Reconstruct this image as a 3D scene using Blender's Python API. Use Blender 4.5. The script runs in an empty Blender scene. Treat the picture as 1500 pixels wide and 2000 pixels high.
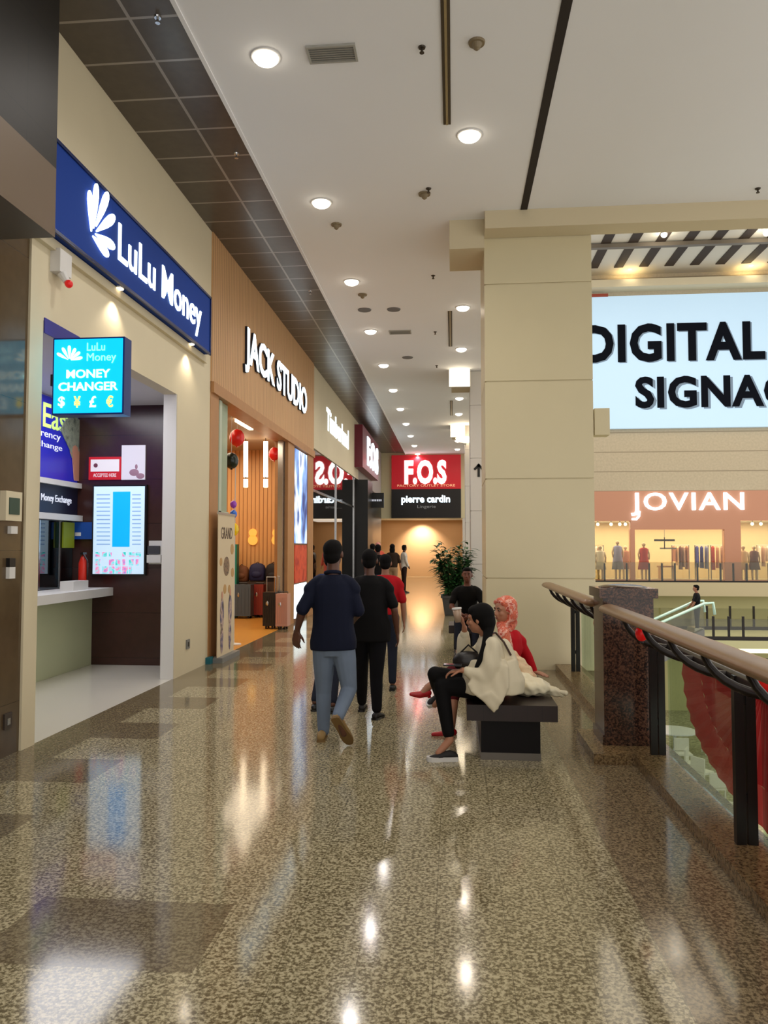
import bpy, bmesh, math, random
from mathutils import Vector, Matrix, Euler
random.seed(7)
sc = bpy.context.scene
COL = sc.collection
V = Vector
PI = math.pi
# ------------------------------------------------------------------ camera
EYE = 1.62
FPX = 1500.0
PHI = math.atan(70/1500.0)
PSI = math.atan(136/1500.0*math.cos(PHI))
cam_data = bpy.data.cameras.new('camera')
cam = bpy.data.objects.new('camera', cam_data)
COL.objects.link(cam)
cam.location = (0, 0, EYE)
cam.rotation_euler = (PI/2+PHI, 0, PSI)
cam_data.sensor_width = 36
cam_data.lens = 27.0
cam_data.clip_end = 300
cam_data.clip_start = 0.05
sc.camera = cam
# ------------------------------------------------------------------ view
sc.view_settings.view_transform = 'Standard'
sc.view_settings.look = 'None'
sc.view_settings.gamma = 1
sc.view_settings.exposure = 0.28
sc.view_settings.use_curve_mapping = False
# ------------------------------------------------------------------ world (soft daylight-grey mall ambience)
w = bpy.data.worlds.new('world')
sc.world = w
w.use_nodes = True
bg = w.node_tree.nodes['Background']
bg.inputs[0].default_value = (1.0, 0.96, 0.91, 1)
bg.inputs[1].default_value = 1.05
# lamp tuning
DOWN_W = 72.0
WARM = (1.0, 0.87, 0.70)
NEUTRAL = (1.0, 0.95, 0.90)

def lamp(name, kind, loc, energy, color, rot=(0,0,0), size=0.2, size_y=None, parent=None, spot=None, blend=0.6):
    d = bpy.data.lights.new(name, kind)
    d.energy = energy
    d.color = color
    if kind == 'AREA':
        d.shape = 'RECTANGLE' if size_y else 'DISK'
        d.size = size
        if size_y: d.size_y = size_y
    elif kind == 'SPOT':
        d.shadow_soft_size = size
        d.spot_size = spot or 2.0
        d.spot_blend = blend
    else:
        d.shadow_soft_size = size
    o = bpy.data.objects.new(name, d)
    COL.objects.link(o)
    o.location = loc
    o.rotation_euler = rot
    if parent is not None:
        o.parent = parent
        o.location = V(loc)-WT[parent]
    return o

# one broad area lamp standing in for the atrium's ceiling lights
lamp('atrium_light', 'AREA', (10, 24, 14.4), 900, (1.0, 0.88, 0.70), size=10, size_y=18)

# ------------------------------------------------------------------ pixel helper (only used to measure where real things stand)
_F = V((-math.sin(PSI)*math.cos(PHI), math.cos(PSI)*math.cos(PHI), math.sin(PHI)))
_R = V((math.cos(PSI), math.sin(PSI), 0))
_U = _R.cross(_F)
def W(px, py, X=None, Y=None, Z=None):
    d = _F + _R*((px-750)/FPX) + _U*((1000-py)/FPX)
    if X is not None: t = X/d.x
    elif Y is not None: t = Y/d.y
    else: t = (Z-EYE)/d.z
    return V((0,0,EYE)) + d*t

# ------------------------------------------------------------------ materials
def lin(c):
    r = []
    for v in c[:3]:
        v = v/255.0
        r.append(v/12.92 if v <= 0.04045 else ((v+0.055)/1.055)**2.4)
    return (r[0], r[1], r[2], 1)
MC = {}
def mat(name, col, rough=0.5, metal=0.0, emis=0.0, ecol=None, spec=0.5, noise=0.0, nscale=8.0, bump=0.0, coat=0.0, sheen=0.0, trans=0.0):
    if name in MC: return MC[name]
    m = bpy.data.materials.new(name)
    m.use_nodes = True
    nt = m.node_tree
    b = nt.nodes['Principled BSDF']
    c = lin(col)
    b.inputs['Base Color'].default_value = c
    b.inputs['Roughness'].default_value = rough
    b.inputs['Metallic'].default_value = metal
    b.inputs['Specular IOR Level'].default_value = spec
    if coat: b.inputs['Coat Weight'].default_value = coat
    if sheen: b.inputs['Sheen Weight'].default_value = sheen
    if trans: b.inputs['Transmission Weight'].default_value = trans
    if emis:
        b.inputs['Emission Color'].default_value = lin(ecol or col)
        b.inputs['Emission Strength'].default_value = emis
    if noise or bump:
        tc = nt.nodes.new('ShaderNodeNewGeometry')
        nz = nt.nodes.new('ShaderNodeTexNoise')
        nz.inputs['Scale'].default_value = nscale
        nz.inputs['Detail'].default_value = 4
        nt.links.new(tc.outputs['Position'], nz.inputs['Vector'])
        if noise:
            mx = nt.nodes.new('ShaderNodeMix'); mx.data_type = 'RGBA'
            mx.inputs[6].default_value = (c[0]*(1-noise), c[1]*(1-noise), c[2]*(1-noise), 1)
            mx.inputs[7].default_value = (min(1,c[0]*(1+noise)), min(1,c[1]*(1+noise)), min(1,c[2]*(1+noise)), 1)
            nt.links.new(nz.outputs['Fac'], mx.inputs[0])
            nt.links.new(mx.outputs[2], b.inputs['Base Color'])
        if bump:
            bp = nt.nodes.new('ShaderNodeBump'); bp.inputs['Strength'].default_value = bump
            bp.inputs['Distance'].default_value = 0.01
            nt.links.new(nz.outputs['Fac'], bp.inputs['Height'])
            nt.links.new(bp.outputs['Normal'], b.inputs['Normal'])
    MC[name] = m
    return m
def N(nt, typ, **kw):
    n = nt.nodes.new(typ)
    for k, v in kw.items(): setattr(n, k, v)
    return n
def math_node(nt, op, a, b=None, c=None):
    n = N(nt, 'ShaderNodeMath', operation=op)
    for i, x in enumerate((a, b, c)):
        if x is None: continue
        if isinstance(x, (int, float)): n.inputs[i].default_value = x
        else: nt.links.new(x, n.inputs[i])
    return n.outputs[0]
def line_mask(nt, coord, period, off, width):
    # 1 on thin lines at off + k*period
    a = math_node(nt, 'SUBTRACT', coord, off)
    a = math_node(nt, 'DIVIDE', a, period)
    a = math_node(nt, 'FRACT', a)
    a = math_node(nt, 'SUBTRACT', a, 0.5)
    a = math_node(nt, 'ABSOLUTE', a)
    return math_node(nt, 'GREATER_THAN', a, 0.5-width/period/2)
def mixc(nt, fac, a, b):
    n = N(nt, 'ShaderNodeMix', data_type='RGBA')
    for i, x in ((0, fac), (6, a), (7, b)):
        if isinstance(x, (int, float)): n.inputs[i].default_value = x
        elif isinstance(x, tuple): n.inputs[i].default_value = x
        else: nt.links.new(x, n.inputs[i])
    return n.outputs[2]
def granite(name, light, mid, dark, rough, scale, grout=None, pol=0.5):
    m = bpy.data.materials.new(name); m.use_nodes = True; nt = m.node_tree
    b = nt.nodes['Principled BSDF']
    g = N(nt, 'ShaderNodeNewGeometry')
    sp = N(nt, 'ShaderNodeSeparateXYZ'); nt.links.new(g.outputs['Position'], sp.inputs[0])
    n1 = N(nt, 'ShaderNodeTexNoise'); n1.inputs['Scale'].default_value = scale; n1.inputs['Detail'].default_value = 3; n1.inputs['Roughness'].default_value = 0.65
    nt.links.new(g.outputs['Position'], n1.inputs['Vector'])
    vo = N(nt, 'ShaderNodeTexVoronoi'); vo.inputs['Scale'].default_value = scale*1.1
    nt.links.new(g.outputs['Position'], vo.inputs['Vector'])
    n2 = N(nt, 'ShaderNodeTexNoise'); n2.inputs['Scale'].default_value = 1.3; n2.inputs['Detail'].default_value = 2
    nt.links.new(g.outputs['Position'], n2.inputs['Vector'])
    r = N(nt, 'ShaderNodeValToRGB')
    e = r.color_ramp.elements
    e[0].position = 0.40; e[0].color = lin(dark)
    e[1].position = 0.60; e[1].color = lin(light)
    x = e.new(0.50); x.color = lin(mid)
    sepc = N(nt, 'ShaderNodeSeparateColor'); nt.links.new(vo.outputs['Color'], sepc.inputs[0])
    a = math_node(nt, 'MULTIPLY', sepc.outputs[0], 0.16)
    a = math_node(nt, 'ADD', n1.outputs['Fac'], a)
    a = math_node(nt, 'SUBTRACT', a, 0.08)
    nt.links.new(a, r.inputs[0])
    col = r.outputs[0]
    tint = math_node(nt, 'MULTIPLY_ADD', n2.outputs['Fac'], 0.3, 0.85)
    vm = N(nt, 'ShaderNodeVectorMath', operation='SCALE'); nt.links.new(col, vm.inputs[0]); nt.links.new(tint, vm.inputs['Scale'])
    col = vm.outputs[0]
    if grout:
        px, ox, py, oy, wd = grout
        # each 30 cm course is laid in half-bond
        k = math_node(nt, 'FLOOR', math_node(nt, 'DIVIDE', math_node(nt, 'SUBTRACT', sp.outputs[0], ox), px))
        sh = math_node(nt, 'MULTIPLY', k, 0.23)
        yy = math_node(nt, 'ADD', sp.outputs[1], sh)
        lm = math_node(nt, 'MAXIMUM', line_mask(nt, sp.outputs[0], px, ox, wd), math_node(nt, 'MULTIPLY', line_mask(nt, yy, py, oy, wd), 0.6))
        col = mixc(nt, math_node(nt, 'MULTIPLY', lm, 0.5), col, lin((70,60,40)))
    nt.links.new(col, b.inputs['Base Color'])
    rr = math_node(nt, 'MULTIPLY_ADD', n1.outputs['Fac'], 0.10, rough-0.05)
    nt.links.new(rr, b.inputs['Roughness'])
    b.inputs['Specular IOR Level'].default_value = pol
    return m
def striped(name, axis, period, width, off, base, line, rough=0.5, metal=0.0, bump=0.0, wood=False, axis2=None):
    # surface with regular fine joints / slats along one world axis (optionally a second)
    m = bpy.data.materials.new(name); m.use_nodes = True; nt = m.node_tree
    b = nt.nodes['Principled BSDF']
    g = N(nt, 'ShaderNodeNewGeometry')
    sp = N(nt, 'ShaderNodeSeparateXYZ'); nt.links.new(g.outputs['Position'], sp.inputs[0])
    c = 'XYZ'.index(axis)
    lm = line_mask(nt, sp.outputs[c], period, off, width)
    if axis2:
        a2, p2, w2, o2 = axis2
        lm = math_node(nt, 'MAXIMUM', lm, line_mask(nt, sp.outputs['XYZ'.index(a2)], p2, o2, w2))
    nz = N(nt, 'ShaderNodeTexNoise')
    mp = N(nt, 'ShaderNodeMapping')
    if wood: mp.inputs['Scale'].default_value = (14, 14, 0.7)
    else: mp.inputs['Scale'].default_value = (2, 2, 2)
    nt.links.new(g.outputs['Position'], mp.inputs[0]); nt.links.new(mp.outputs[0], nz.inputs['Vector'])
    bl = lin(base)
    cc = mixc(nt, nz.outputs['Fac'], tuple([x*0.82 for x in bl[:3]]+[1]), tuple([min(1,x*1.18) for x in bl[:3]]+[1]))
    cc = mixc(nt, lm, cc, lin(line))
    nt.links.new(cc, b.inputs['Base Color'])
    b.inputs['Roughness'].default_value = rough
    b.inputs['Metallic'].default_value = metal
    if bump:
        bp = N(nt, 'ShaderNodeBump'); bp.inputs['Strength'].default_value = bump; bp.inputs['Distance'].default_value = 0.01
        inv = math_node(nt, 'SUBTRACT', 1.0, lm)
        nt.links.new(inv, bp.inputs['Height']); nt.links.new(bp.outputs['Normal'], b.inputs['Normal'])
    return m
def glass(name, tint, refl=0.12, tmul=0.85, rough=0.02, fr=0.6):
    m = bpy.data.materials.new(name); m.use_nodes = True; nt = m.node_tree
    nt.nodes.remove(nt.nodes['Principled BSDF'])
    t = N(nt, 'ShaderNodeBsdfTransparent'); c = lin(tint)
    t.inputs[0].default_value = (c[0]*tmul, c[1]*tmul, c[2]*tmul, 1)
    gl = N(nt, 'ShaderNodeBsdfGlossy'); gl.inputs['Roughness'].default_value = rough
    gl.inputs[0].default_value = (0.9, 0.9, 0.9, 1)
    lw = N(nt, 'ShaderNodeLayerWeight'); lw.inputs[0].default_value = 0.25
    f = math_node(nt, 'MULTIPLY_ADD', lw.outputs['Fresnel'], fr, refl)
    f = math_node(nt, 'MINIMUM', f, 0.9)
    mx = N(nt, 'ShaderNodeMixShader')
    nt.links.new(f, mx.inputs[0]); nt.links.new(t.outputs[0], mx.inputs[1]); nt.links.new(gl.outputs[0], mx.inputs[2])
    nt.links.new(mx.outputs[0], nt.nodes['Material Output'].inputs[0])
    return m
def patches(name, cols, scale, rough=0.5, emis=0.0, stretch=(1,1,1)):
    # printed picture made of soft colour patches
    m = bpy.data.materials.new(name); m.use_nodes = True; nt = m.node_tree
    b = nt.nodes['Principled BSDF']
    g = N(nt, 'ShaderNodeNewGeometry'); mp = N(nt, 'ShaderNodeMapping'); mp.inputs['Scale'].default_value = stretch
    nt.links.new(g.outputs['Position'], mp.inputs[0])
    nz = N(nt, 'ShaderNodeTexNoise'); nz.inputs['Scale'].default_value = scale; nz.inputs['Detail'].default_value = 3
    nt.links.new(mp.outputs[0], nz.inputs['Vector'])
    r = N(nt, 'ShaderNodeValToRGB'); e = r.color_ramp.elements
    n = len(cols)
    e[0].position = 0.32; e[0].color = lin(cols[0]); e[1].position = 0.68; e[1].color = lin(cols[-1])
    for i in range(1, n-1):
        x = e.new(0.32+0.36*i/(n-1)); x.color = lin(cols[i])
    nt.links.new(nz.outputs['Fac'], r.inputs[0]); nt.links.new(r.outputs[0], b.inputs['Base Color'])
    b.inputs['Roughness'].default_value = rough
    if emis:
        nt.links.new(r.outputs[0], b.inputs['Emission Color']); b.inputs['Emission Strength'].default_value = emis
    return m

# ------------------------------------------------------------------ object helpers
WT = {}
def empty(name, loc, label=None, cat=None, group=None):
    o = bpy.data.objects.new(name, None); COL.objects.link(o); o.location = loc; o.empty_display_size = 0.1
    WT[o] = V(loc)
    if label: o['label'] = label
    if cat: o['category'] = cat
    if group: o['group'] = group
    return o
def tag(o, label, cat, group=None, kind=None):
    if label: o['label'] = label
    if cat: o['category'] = cat
    if group: o['group'] = group
    if kind: o['kind'] = kind
    return o
def link_mesh(name, me, m, parent=None, smooth=False):
    if m is not None:
        for mm in (m if isinstance(m, (list, tuple)) else [m]): me.materials.append(mm)
    if smooth:
        for p in me.polygons: p.use_smooth = True
    me.update()
    xs = [v.co for v in me.vertices]
    c = V(((min(v.x for v in xs)+max(v.x for v in xs))/2, (min(v.y for v in xs)+max(v.y for v in xs))/2, min(v.z for v in xs)))
    me.transform(Matrix.Translation(-c))
    o = bpy.data.objects.new(name, me); COL.objects.link(o)
    WT[o] = c
    if parent is not None:
        o.parent = parent; o.location = c-WT[parent]
    else: o.location = c
    return o
def obj(name, bm, m, parent=None, smooth=False, bevel=0.0):
    if bevel:
        bmesh.ops.bevel(bm, geom=[e for e in bm.edges if len(e.link_faces) == 2 and e.calc_face_angle(0) > 0.6], offset=bevel, segments=2, profile=0.7, affect='EDGES')
    bmesh.ops.recalc_face_normals(bm, faces=bm.faces)
    me = bpy.data.meshes.new(name); bm.to_mesh(me); bm.free()
    o = link_mesh(name, me, m, parent, smooth)
    return o
def struct(name, bm, m, **k):
    o = obj(name, bm, m, **k); o['kind'] = 'structure'; return o
def copy_tree(o, parent=None):
    c = o.copy(); COL.objects.link(c)
    if parent is not None: c.parent = parent
    for ch in list(o.children): copy_tree(ch, c)
    return c
def bx(bm, x0, x1, y0, y1, z0, z1):
    v = [bm.verts.new(p) for p in ((x0,y0,z0),(x1,y0,z0),(x1,y1,z0),(x0,y1,z0),(x0,y0,z1),(x1,y0,z1),(x1,y1,z1),(x0,y1,z1))]
    for f in ((0,3,2,1),(4,5,6,7),(0,1,5,4),(1,2,6,5),(2,3,7,6),(3,0,4,7)): bm.faces.new([v[i] for i in f])
    return bm
def box(*a):
    return bx(bmesh.new(), *a)
def boxo(name, a, m, parent=None, bevel=0.0):
    return obj(name, box(*a), m, parent, bevel=bevel)
def ring(bm, c, u, v, ru, rv, n=12):
    return [bm.verts.new(V(c)+u*(ru*math.cos(2*PI*i/n))+v*(rv*math.sin(2*PI*i/n))) for i in range(n)]
def loft(bm, rings, caps=True):
    n = len(rings[0])
    for a, b in zip(rings, rings[1:]):
        for i in range(n): bm.faces.new((a[i], a[(i+1)%n], b[(i+1)%n], b[i]))
    if caps:
        bm.faces.new(rings[0][::-1]); bm.faces.new(rings[-1])
def frame(d):
    d = d.normalized(); r = V((0,0,1)) if abs(d.z) < 0.9 else V((1,0,0))
    u = d.cross(r).normalized(); return u, u.cross(d).normalized()
def tube(bm, pts, rads, n=10, flat=1.0):
    pts = [V(p) for p in pts]
    if isinstance(rads, (int, float)): rads = [rads]*len(pts)
    rs = []; pu = None
    for i, p in enumerate(pts):
        d = (pts[min(i+1, len(pts)-1)]-pts[max(i-1, 0)])
        u, v = frame(d)
        if pu is not None and pu.length > 0:
            u2 = (pu-d.normalized()*pu.dot(d.normalized()))
            if u2.length > 1e-4: u = u2.normalized(); v = u.cross(d.normalized()).normalized()
        pu = u
        rs.append(ring(bm, p, u, v, rads[i], rads[i]*flat, n))
    loft(bm, rs); return bm
def ell(bm, c, ax, n=12, m=8):
    # ellipsoid with axis vectors ax (3 vectors, length = radius)
    c = V(c); a, b, d = [V(x) for x in ax]
    top = bm.verts.new(c+d); bot = bm.verts.new(c-d); rs = []
    for j in range(1, m):
        t = PI*j/m
        rs.append([bm.verts.new(c+d*math.cos(t)+(a*math.cos(2*PI*i/n)+b*math.sin(2*PI*i/n))*math.sin(t)) for i in range(n)])
    for i in range(n):
        bm.faces.new((top, rs[0][i], rs[0][(i+1)%n])); bm.faces.new((bot, rs[-1][(i+1)%n], rs[-1][i]))
    for p, q in zip(rs, rs[1:]):
        for i in range(n): bm.faces.new((p[i], q[i], q[(i+1)%n], p[(i+1)%n]))
    return bm
def sph(bm, c, r, n=12, m=8): return ell(bm, c, ((r,0,0),(0,r,0),(0,0,r)), n, m)
def cyl(bm, p0, p1, r0, r1=None, n=16):
    r1 = r0 if r1 is None else r1
    p0, p1 = V(p0), V(p1); u, v = frame(p1-p0)
    loft(bm, [ring(bm, p0, u, v, r0, r0, n), ring(bm, p1, u, v, r1, r1, n)]); return bm
def poly(bm, pts, d):
    # extrude planar polygon pts (list of Vectors) by vector d
    a = [bm.verts.new(V(p)) for p in pts]; b = [bm.verts.new(V(p)+V(d)) for p in pts]; n = len(a)
    bm.faces.new(a[::-1]); bm.faces.new(b)
    for i in range(n): bm.faces.new((a[i], a[(i+1)%n], b[(i+1)%n], b[i]))
    return bm
def lettering(body, p0, ux, uy, wdt, hgt, depth, m, parent, bold=0.0, name='lettering', res=3, label=None, sep=1.0):
    # text fitted in a wdt x hgt box whose lower-left corner is p0, reading along ux
    cu = bpy.data.curves.new('t', 'FONT'); cu.body = body; cu.size = 1.0; cu.offset = bold; cu.resolution_u = res
    cu.extrude = 0.05; cu.space_character = sep; cu.align_x = 'LEFT'
    to = bpy.data.objects.new('t', cu); COL.objects.link(to)
    dg = bpy.context.evaluated_depsgraph_get(); dg.update()
    me = bpy.data.meshes.new_from_object(to.evaluated_get(dg))
    bpy.data.objects.remove(to)
    xs = [v.co.x for v in me.vertices]; ys = [v.co.y for v in me.vertices]; zs = [v.co.z for v in me.vertices]
    x0, x1, y0, y1, z0, z1 = min(xs), max(xs), min(ys), max(ys), min(zs), max(zs)
    ux, uy = V(ux).normalized(), V(uy).normalized(); nz = ux.cross(uy); p0 = V(p0)
    for v in me.vertices:
        a = (v.co.x-x0)/(x1-x0)*wdt; b = (v.co.y-y0)/(y1-y0)*hgt; c = (v.co.z-z0)/(z1-z0)*depth
        v.co = p0+ux*a+uy*b+nz*c
    me.materials.clear()
    o = link_mesh(name, me, m, parent)
    if label: o['label'] = label
    return o
XP, YP, ZP = V((1,0,0)), V((0,1,0)), V((0,0,1))
# ================================================================== MATERIALS OF THE PLACE
M_floor = granite('floor_granite', (188,177,146), (146,136,106), (98,88,64), 0.10, 62, grout=(0.3, 0.216, 0.6, 0.1, 0.004))
M_floor_mid = granite('patch_granite', (136,124,98), (114,102,78), (88,76,56), 0.10, 62, grout=(0.3, 0.216, 0.6, 0.1, 0.004))
M_floor_dark = granite('dark_granite', (150,133,104), (122,106,82), (86,74,56), 0.12, 62, grout=(0.3, 0.216, 0.6, 0.1, 0.004))
M_curb = granite('curb_granite', (150,124,86), (118,94,62), (84,64,40), 0.28, 60)
M_pier = granite('brown_granite', (96,66,50), (66,44,34), (36,24,20), 0.16, 70)
M_ceil = mat('ceiling_paint', (238,238,240), 0.75, noise=0.02, nscale=1)
M_ceil_edge = mat('bulkhead_paint', (206,192,160), 0.7)
M_panel = striped('metal_ceiling_panels', 'Y', 0.585, 0.03, 0.33, (92,84,76), (160,152,144), rough=0.30, metal=0.35, axis2=('X', 1.9, 0.03, -2.76))
M_beige = mat('beige_paint', (214,202,172), 0.6, noise=0.03, nscale=3)
M_white = mat('white_paint', (215,213,210), 0.5)
M_pillar = mat('pillar_stone', (210,198,162), 0.45, noise=0.03, nscale=2)
M_pillar2 = mat('pillar_white', (205,200,192), 0.5)
M_darkwall = striped('dark_glossy_stone', 'Z', 1.2, 0.004, 0.4, (84,68,48), (50,40,30), rough=0.12)
M_fascia = striped('dark_fascia_panels', 'Y', 0.62, 0.008, 0.1, (32,28,24), (20,18,16), rough=0.5, metal=0.2, axis2=('Z', 0.75, 0.008, 0.2))
M_taupe = mat('taupe_beam', (100,82,62), 0.5)
M_brown = striped('brown_laminate', 'Z', 0.62, 0.006, 0.1, (58,32,28), (34,18,16), rough=0.22)
M_wood = striped('wood_slats', 'Y', 0.09, 0.018, 0.0, (204,160,112), (146,102,62), rough=0.5, bump=0.6, wood=True)
M_woodplain = mat('wood_plain', (176,126,78), 0.45, noise=0.15, nscale=5)
M_woodx = striped('wood_slats_inner', 'X', 0.10, 0.02, 0.0, (226,168,104), (168,108,56), rough=0.5, bump=0.6, wood=True)
M_navy = mat('sign_navy', (26,62,146), 0.7, spec=0.2)
M_lit = mat('lit_white', (240,250,255), 0.5, emis=1.7, ecol=(225,245,255))
M_litw = mat('lit_warm', (255,240,215), 0.5, emis=4.0, ecol=(255,232,196))
M_lamp = mat('lamp_lens', (255,245,225), 0.5, emis=6.0, ecol=(255,244,224))
M_black = mat('black_satin', (14,12,12), 0.35)
M_blackm = mat('black_metal', (26,18,16), 0.35, metal=0.3)
M_rail = mat('handrail_wood', (138,106,76), 0.32, noise=0.12, nscale=12)
M_red = mat('red_fabric', (190,14,26), 0.65, sheen=0.3)
M_redlit = mat('sign_red', (176,22,34), 0.4, emis=0.35, ecol=(176,20,32))
M_chrome = mat('steel', (190,190,190), 0.2, metal=1.0)
M_grey = mat('grey_plastic', (120,120,118), 0.5)
M_glass = glass('clear_glass', (236,246,238), 0.02, 0.97, fr=0.2)
M_glassmir = glass('shop_window_glass', (170,160,150), 0.38, 0.55)
M_glassfar = glass('far_glass', (235,235,225), 0.03, 0.95)

# ================================================================== FLOORS
def grid_floor(name, xs, ys, z, test, mats, thick):
    bm = bmesh.new(); vs = {}
    for i, x in enumerate(xs):
        for j, y in enumerate(ys): vs[i, j] = bm.verts.new((x, y, z))
    for i in range(len(xs)-1):
        for j in range(len(ys)-1):
            f = bm.faces.new((vs[i, j], vs[i+1, j], vs[i+1, j+1], vs[i, j+1]))
            f.material_index = test((xs[i]+xs[i+1])/2, (ys[j]+ys[j+1])/2)
    bx(bm, xs[0], xs[-1], ys[0], ys[-1], z-thick, z-0.003)
    return struct(name, bm, mats)
rects = [(0.82, 1.62, -3, 44.2), (-3.47, -3.1, -3, 26.0), (-1.9, -1.0, 2.93, 3.495)]  # left-wall band's dark tone partly paints in the shop interior's reflection
y = 8.2
for k in range(-6, 5):
    yy = 8.19 - 1.22*k
    if yy > 1: rects.append((-3.2, -2.52, yy-0.58, yy))
rects.append((-1.9, -1.0, 0.2, 0.8))
xs = sorted(set([-3.47, 1.62] + [r[0] for r in rects] + [r[1] for r in rects]))
ys = sorted(set([-3, 44.2] + [r[2] for r in rects] + [r[3] for r in rects]))
def ft(x, y):
    for r in rects:
        if r[0] < x < r[1] and r[2] < y < r[3]: return 1 if r[0] > 0 else 2
    return 0
grid_floor('floor', xs, ys, 0.0, ft, [M_floor, M_floor_dark, M_floor_mid], 0.5)
struct('floor', box(-6.2, -3.47, 5.9, 10.6, -0.3, -0.001), mat('white_tile', (205,200,188), 0.14))
struct('floor', box(-9.2, -3.47, 10.6, 18.65, -0.3, -0.001), mat('orange_vinyl', (206,142,58), 0.3, noise=0.08, nscale=3))
struct('floor', box(-9.2, -3.47, 18.65, 27.0, -0.3, -0.001), mat('shop_tile', (120,100,80), 0.25))
M_low = granite('lower_floor', (160,158,130), (138,136,110), (110,108,84), 0.2, 9)
struct('floor_lower', box(1.62, 19, -3, 38, -6.4, -6.0), M_low)

# ================================================================== CEILINGS
bm = box(-2.27, 9.5, -3, 10.1, 6.1, 6.4); bx(bm, -2.27, 1.9, 10.1, 36.6, 6.1, 6.4)
struct('ceiling', bm, M_ceil)
struct('ceiling_panelled', box(-3.72, -2.27, -3, 36.6, 6.17, 6.4), M_panel)
struct('trim_1', box(-2.29, -2.25, -3, 36.6, 6.085, 6.2), M_ceil)
bm = box(0.434, 9.5, 10.1, 10.44, 5.86, 6.4)
struct('trim_2', bm, M_ceil_edge)
struct('trim_3', box(0.90, 0.99, -3, 10.1, 6.092, 6.104), mat('slot_black', (38,28,20), 0.8))
for i, y in enumerate((10.36, 19.3, 28.1)):
    struct('trim_%d' % (4+i), box(-0.04, 0.433, y, y+0.85, 5.70, 6.1), M_ceil_edge)

# downlights
ly = [6.684 + 2.97*k for k in range(0, 11)]
ordn = ['nearest', 'second', 'third', 'fourth', 'fifth', 'sixth', 'seventh', 'eighth', 'ninth', 'tenth', 'farthest']
def downlight(x, y, label, group, r=0.12, watts=None, color=WARM):
    t = empty('downlight', (x, y, 6.1), label, 'ceiling light', group)
    bm = bmesh.new(); n = 24
    a = ring(bm, (x, y, 6.102), XP, YP, r*1.16, r*1.16, n); b = ring(bm, (x, y, 6.088), XP, YP, r*1.12, r*1.12, n)
    c = ring(bm, (x, y, 6.086), XP, YP, r, r, n)
    loft(bm, [a, b, c], caps=False); obj('trim_ring', bm, M_white, t)
    bm = bmesh.new(); ell(bm, (x, y, 6.092), ((r, 0, 0), (0, r, 0), (0, 0, 0.065)), 24, 10); obj('lens', bm, M_lamp, t, smooth=True)
    lamp('bulb', 'SPOT', (x, y, 6.0), watts or DOWN_W, color, size=0.045, parent=t, spot=math.radians(160), blend=1.0)
    return t
for k, y in enumerate(ly):
    downlight(-1.69, y, 'glowing downlight in left ceiling row beside dark panels, %s from the camera' % ordn[k], 'downlights in the left ceiling row', color=NEUTRAL)
ry = [8.19, 14.2, 17.2, 22.9, 25.6, 29.0, 32.1, 34.8]
on2 = ['nearest', 'second', 'third', 'fourth', 'fifth', 'sixth', 'seventh', 'farthest']
for k, y in enumerate(ry):
    downlight(0.19, y, 'glowing downlight in right ceiling row beside beige pillars, %s from the camera' % on2[k], 'downlights in the right ceiling row')
# unseen downlights added overhead for light; rows continued, one over atrium edge
for k in range(2): downlight(-1.69, 3.71-2.97*k, 'unseen downlight added overhead in the left ceiling row, number %s behind the nearest seen one' % ('one', 'two')[k], 'downlights overhead', color=NEUTRAL)
for k in range(3): downlight((0.19, 0.19, 3.6)[k], (3.4, 0.4, 2.4)[k], 'unseen round downlight added overhead, %s' % ('first before the nearest right one', 'second before the nearest right one', 'above the atrium edge')[k], 'downlights overhead')

def sprinkler(px, py, label, Z=6.1, s=1.0, m=None):
    p = W(px, py, Z=Z)
    bm = bmesh.new(); cyl(bm, p, p-V((0,0,0.012*s)), 0.035*s, 0.03*s, 12); cyl(bm, p-V((0,0,0.01)), p-V((0,0,0.05*s)), 0.011*s, 0.011*s, 8)
    cyl(bm, p-V((0,0,0.05*s)), p-V((0,0,0.056*s)), 0.022*s, 0.022*s, 10)
    o = obj('sprinkler', bm, m or mat('bronze', (70,62,52), 0.4, metal=0.6)); tag(o, label, 'sprinkler', 'ceiling sprinkler heads')
for px, py, l in ((824,92,'small dark sprinkler head in white ceiling between long air slot and wide vent'), (837,368,'small dark sprinkler head directly behind the bronze smoke detector'),
                  (846,538,'tiny dark sprinkler head on ceiling left of the beige box bulkhead'), (1480,368,'small dark sprinkler head at far right edge of the ceiling'),
                  (850,648,'tiny sprinkler head just left of the second air slot'), (853,714,'tiny sprinkler head beyond the second air slot')):
    sprinkler(px, py, l)
for px, py, l in ((308,33,'small chrome sprinkler head on nearest dark metal ceiling panels'), (462,300,'small sprinkler head on dark metal panels above the blue sign'), (606,568,'small sprinkler head on dark metal panels, farthest of the three')):
    sprinkler(px, py, l, Z=6.17, m=M_chrome)
def detector(px, py, label, s=1.0, m=None):
    p = W(px, py, Z=6.1)
    t = empty('smoke_detector', p, label, 'smoke detector', 'ceiling smoke detectors')
    m = m or mat('detector_bronze', (128,112,84), 0.5)
    bm = bmesh.new(); cyl(bm, p, p-V((0,0,0.02)), 0.075*s, 0.07*s, 20); obj('base', bm, m, t)
    bm = bmesh.new(); cyl(bm, p-V((0,0,0.02)), p-V((0,0,0.06)), 0.05*s, 0.025*s, 16); cyl(bm, p-V((0,0,0.06)), p-V((0,0,0.075)), 0.03*s, 0.012*s, 12); obj('sensor', bm, m, t)
detector(931, 82, 'round bronze smoke detector on ceiling right of the long air slot')
detector(829, 378, 'bronze smoke detector hanging between the nearest right downlight and second left downlight', 1.05)
detector(657, 438, 'bronze smoke detector left of ceiling centre, between second and third left downlights', 1.0)
detector(708, 575, 'bronze smoke detector close behind the third left downlight', 1.1)
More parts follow.
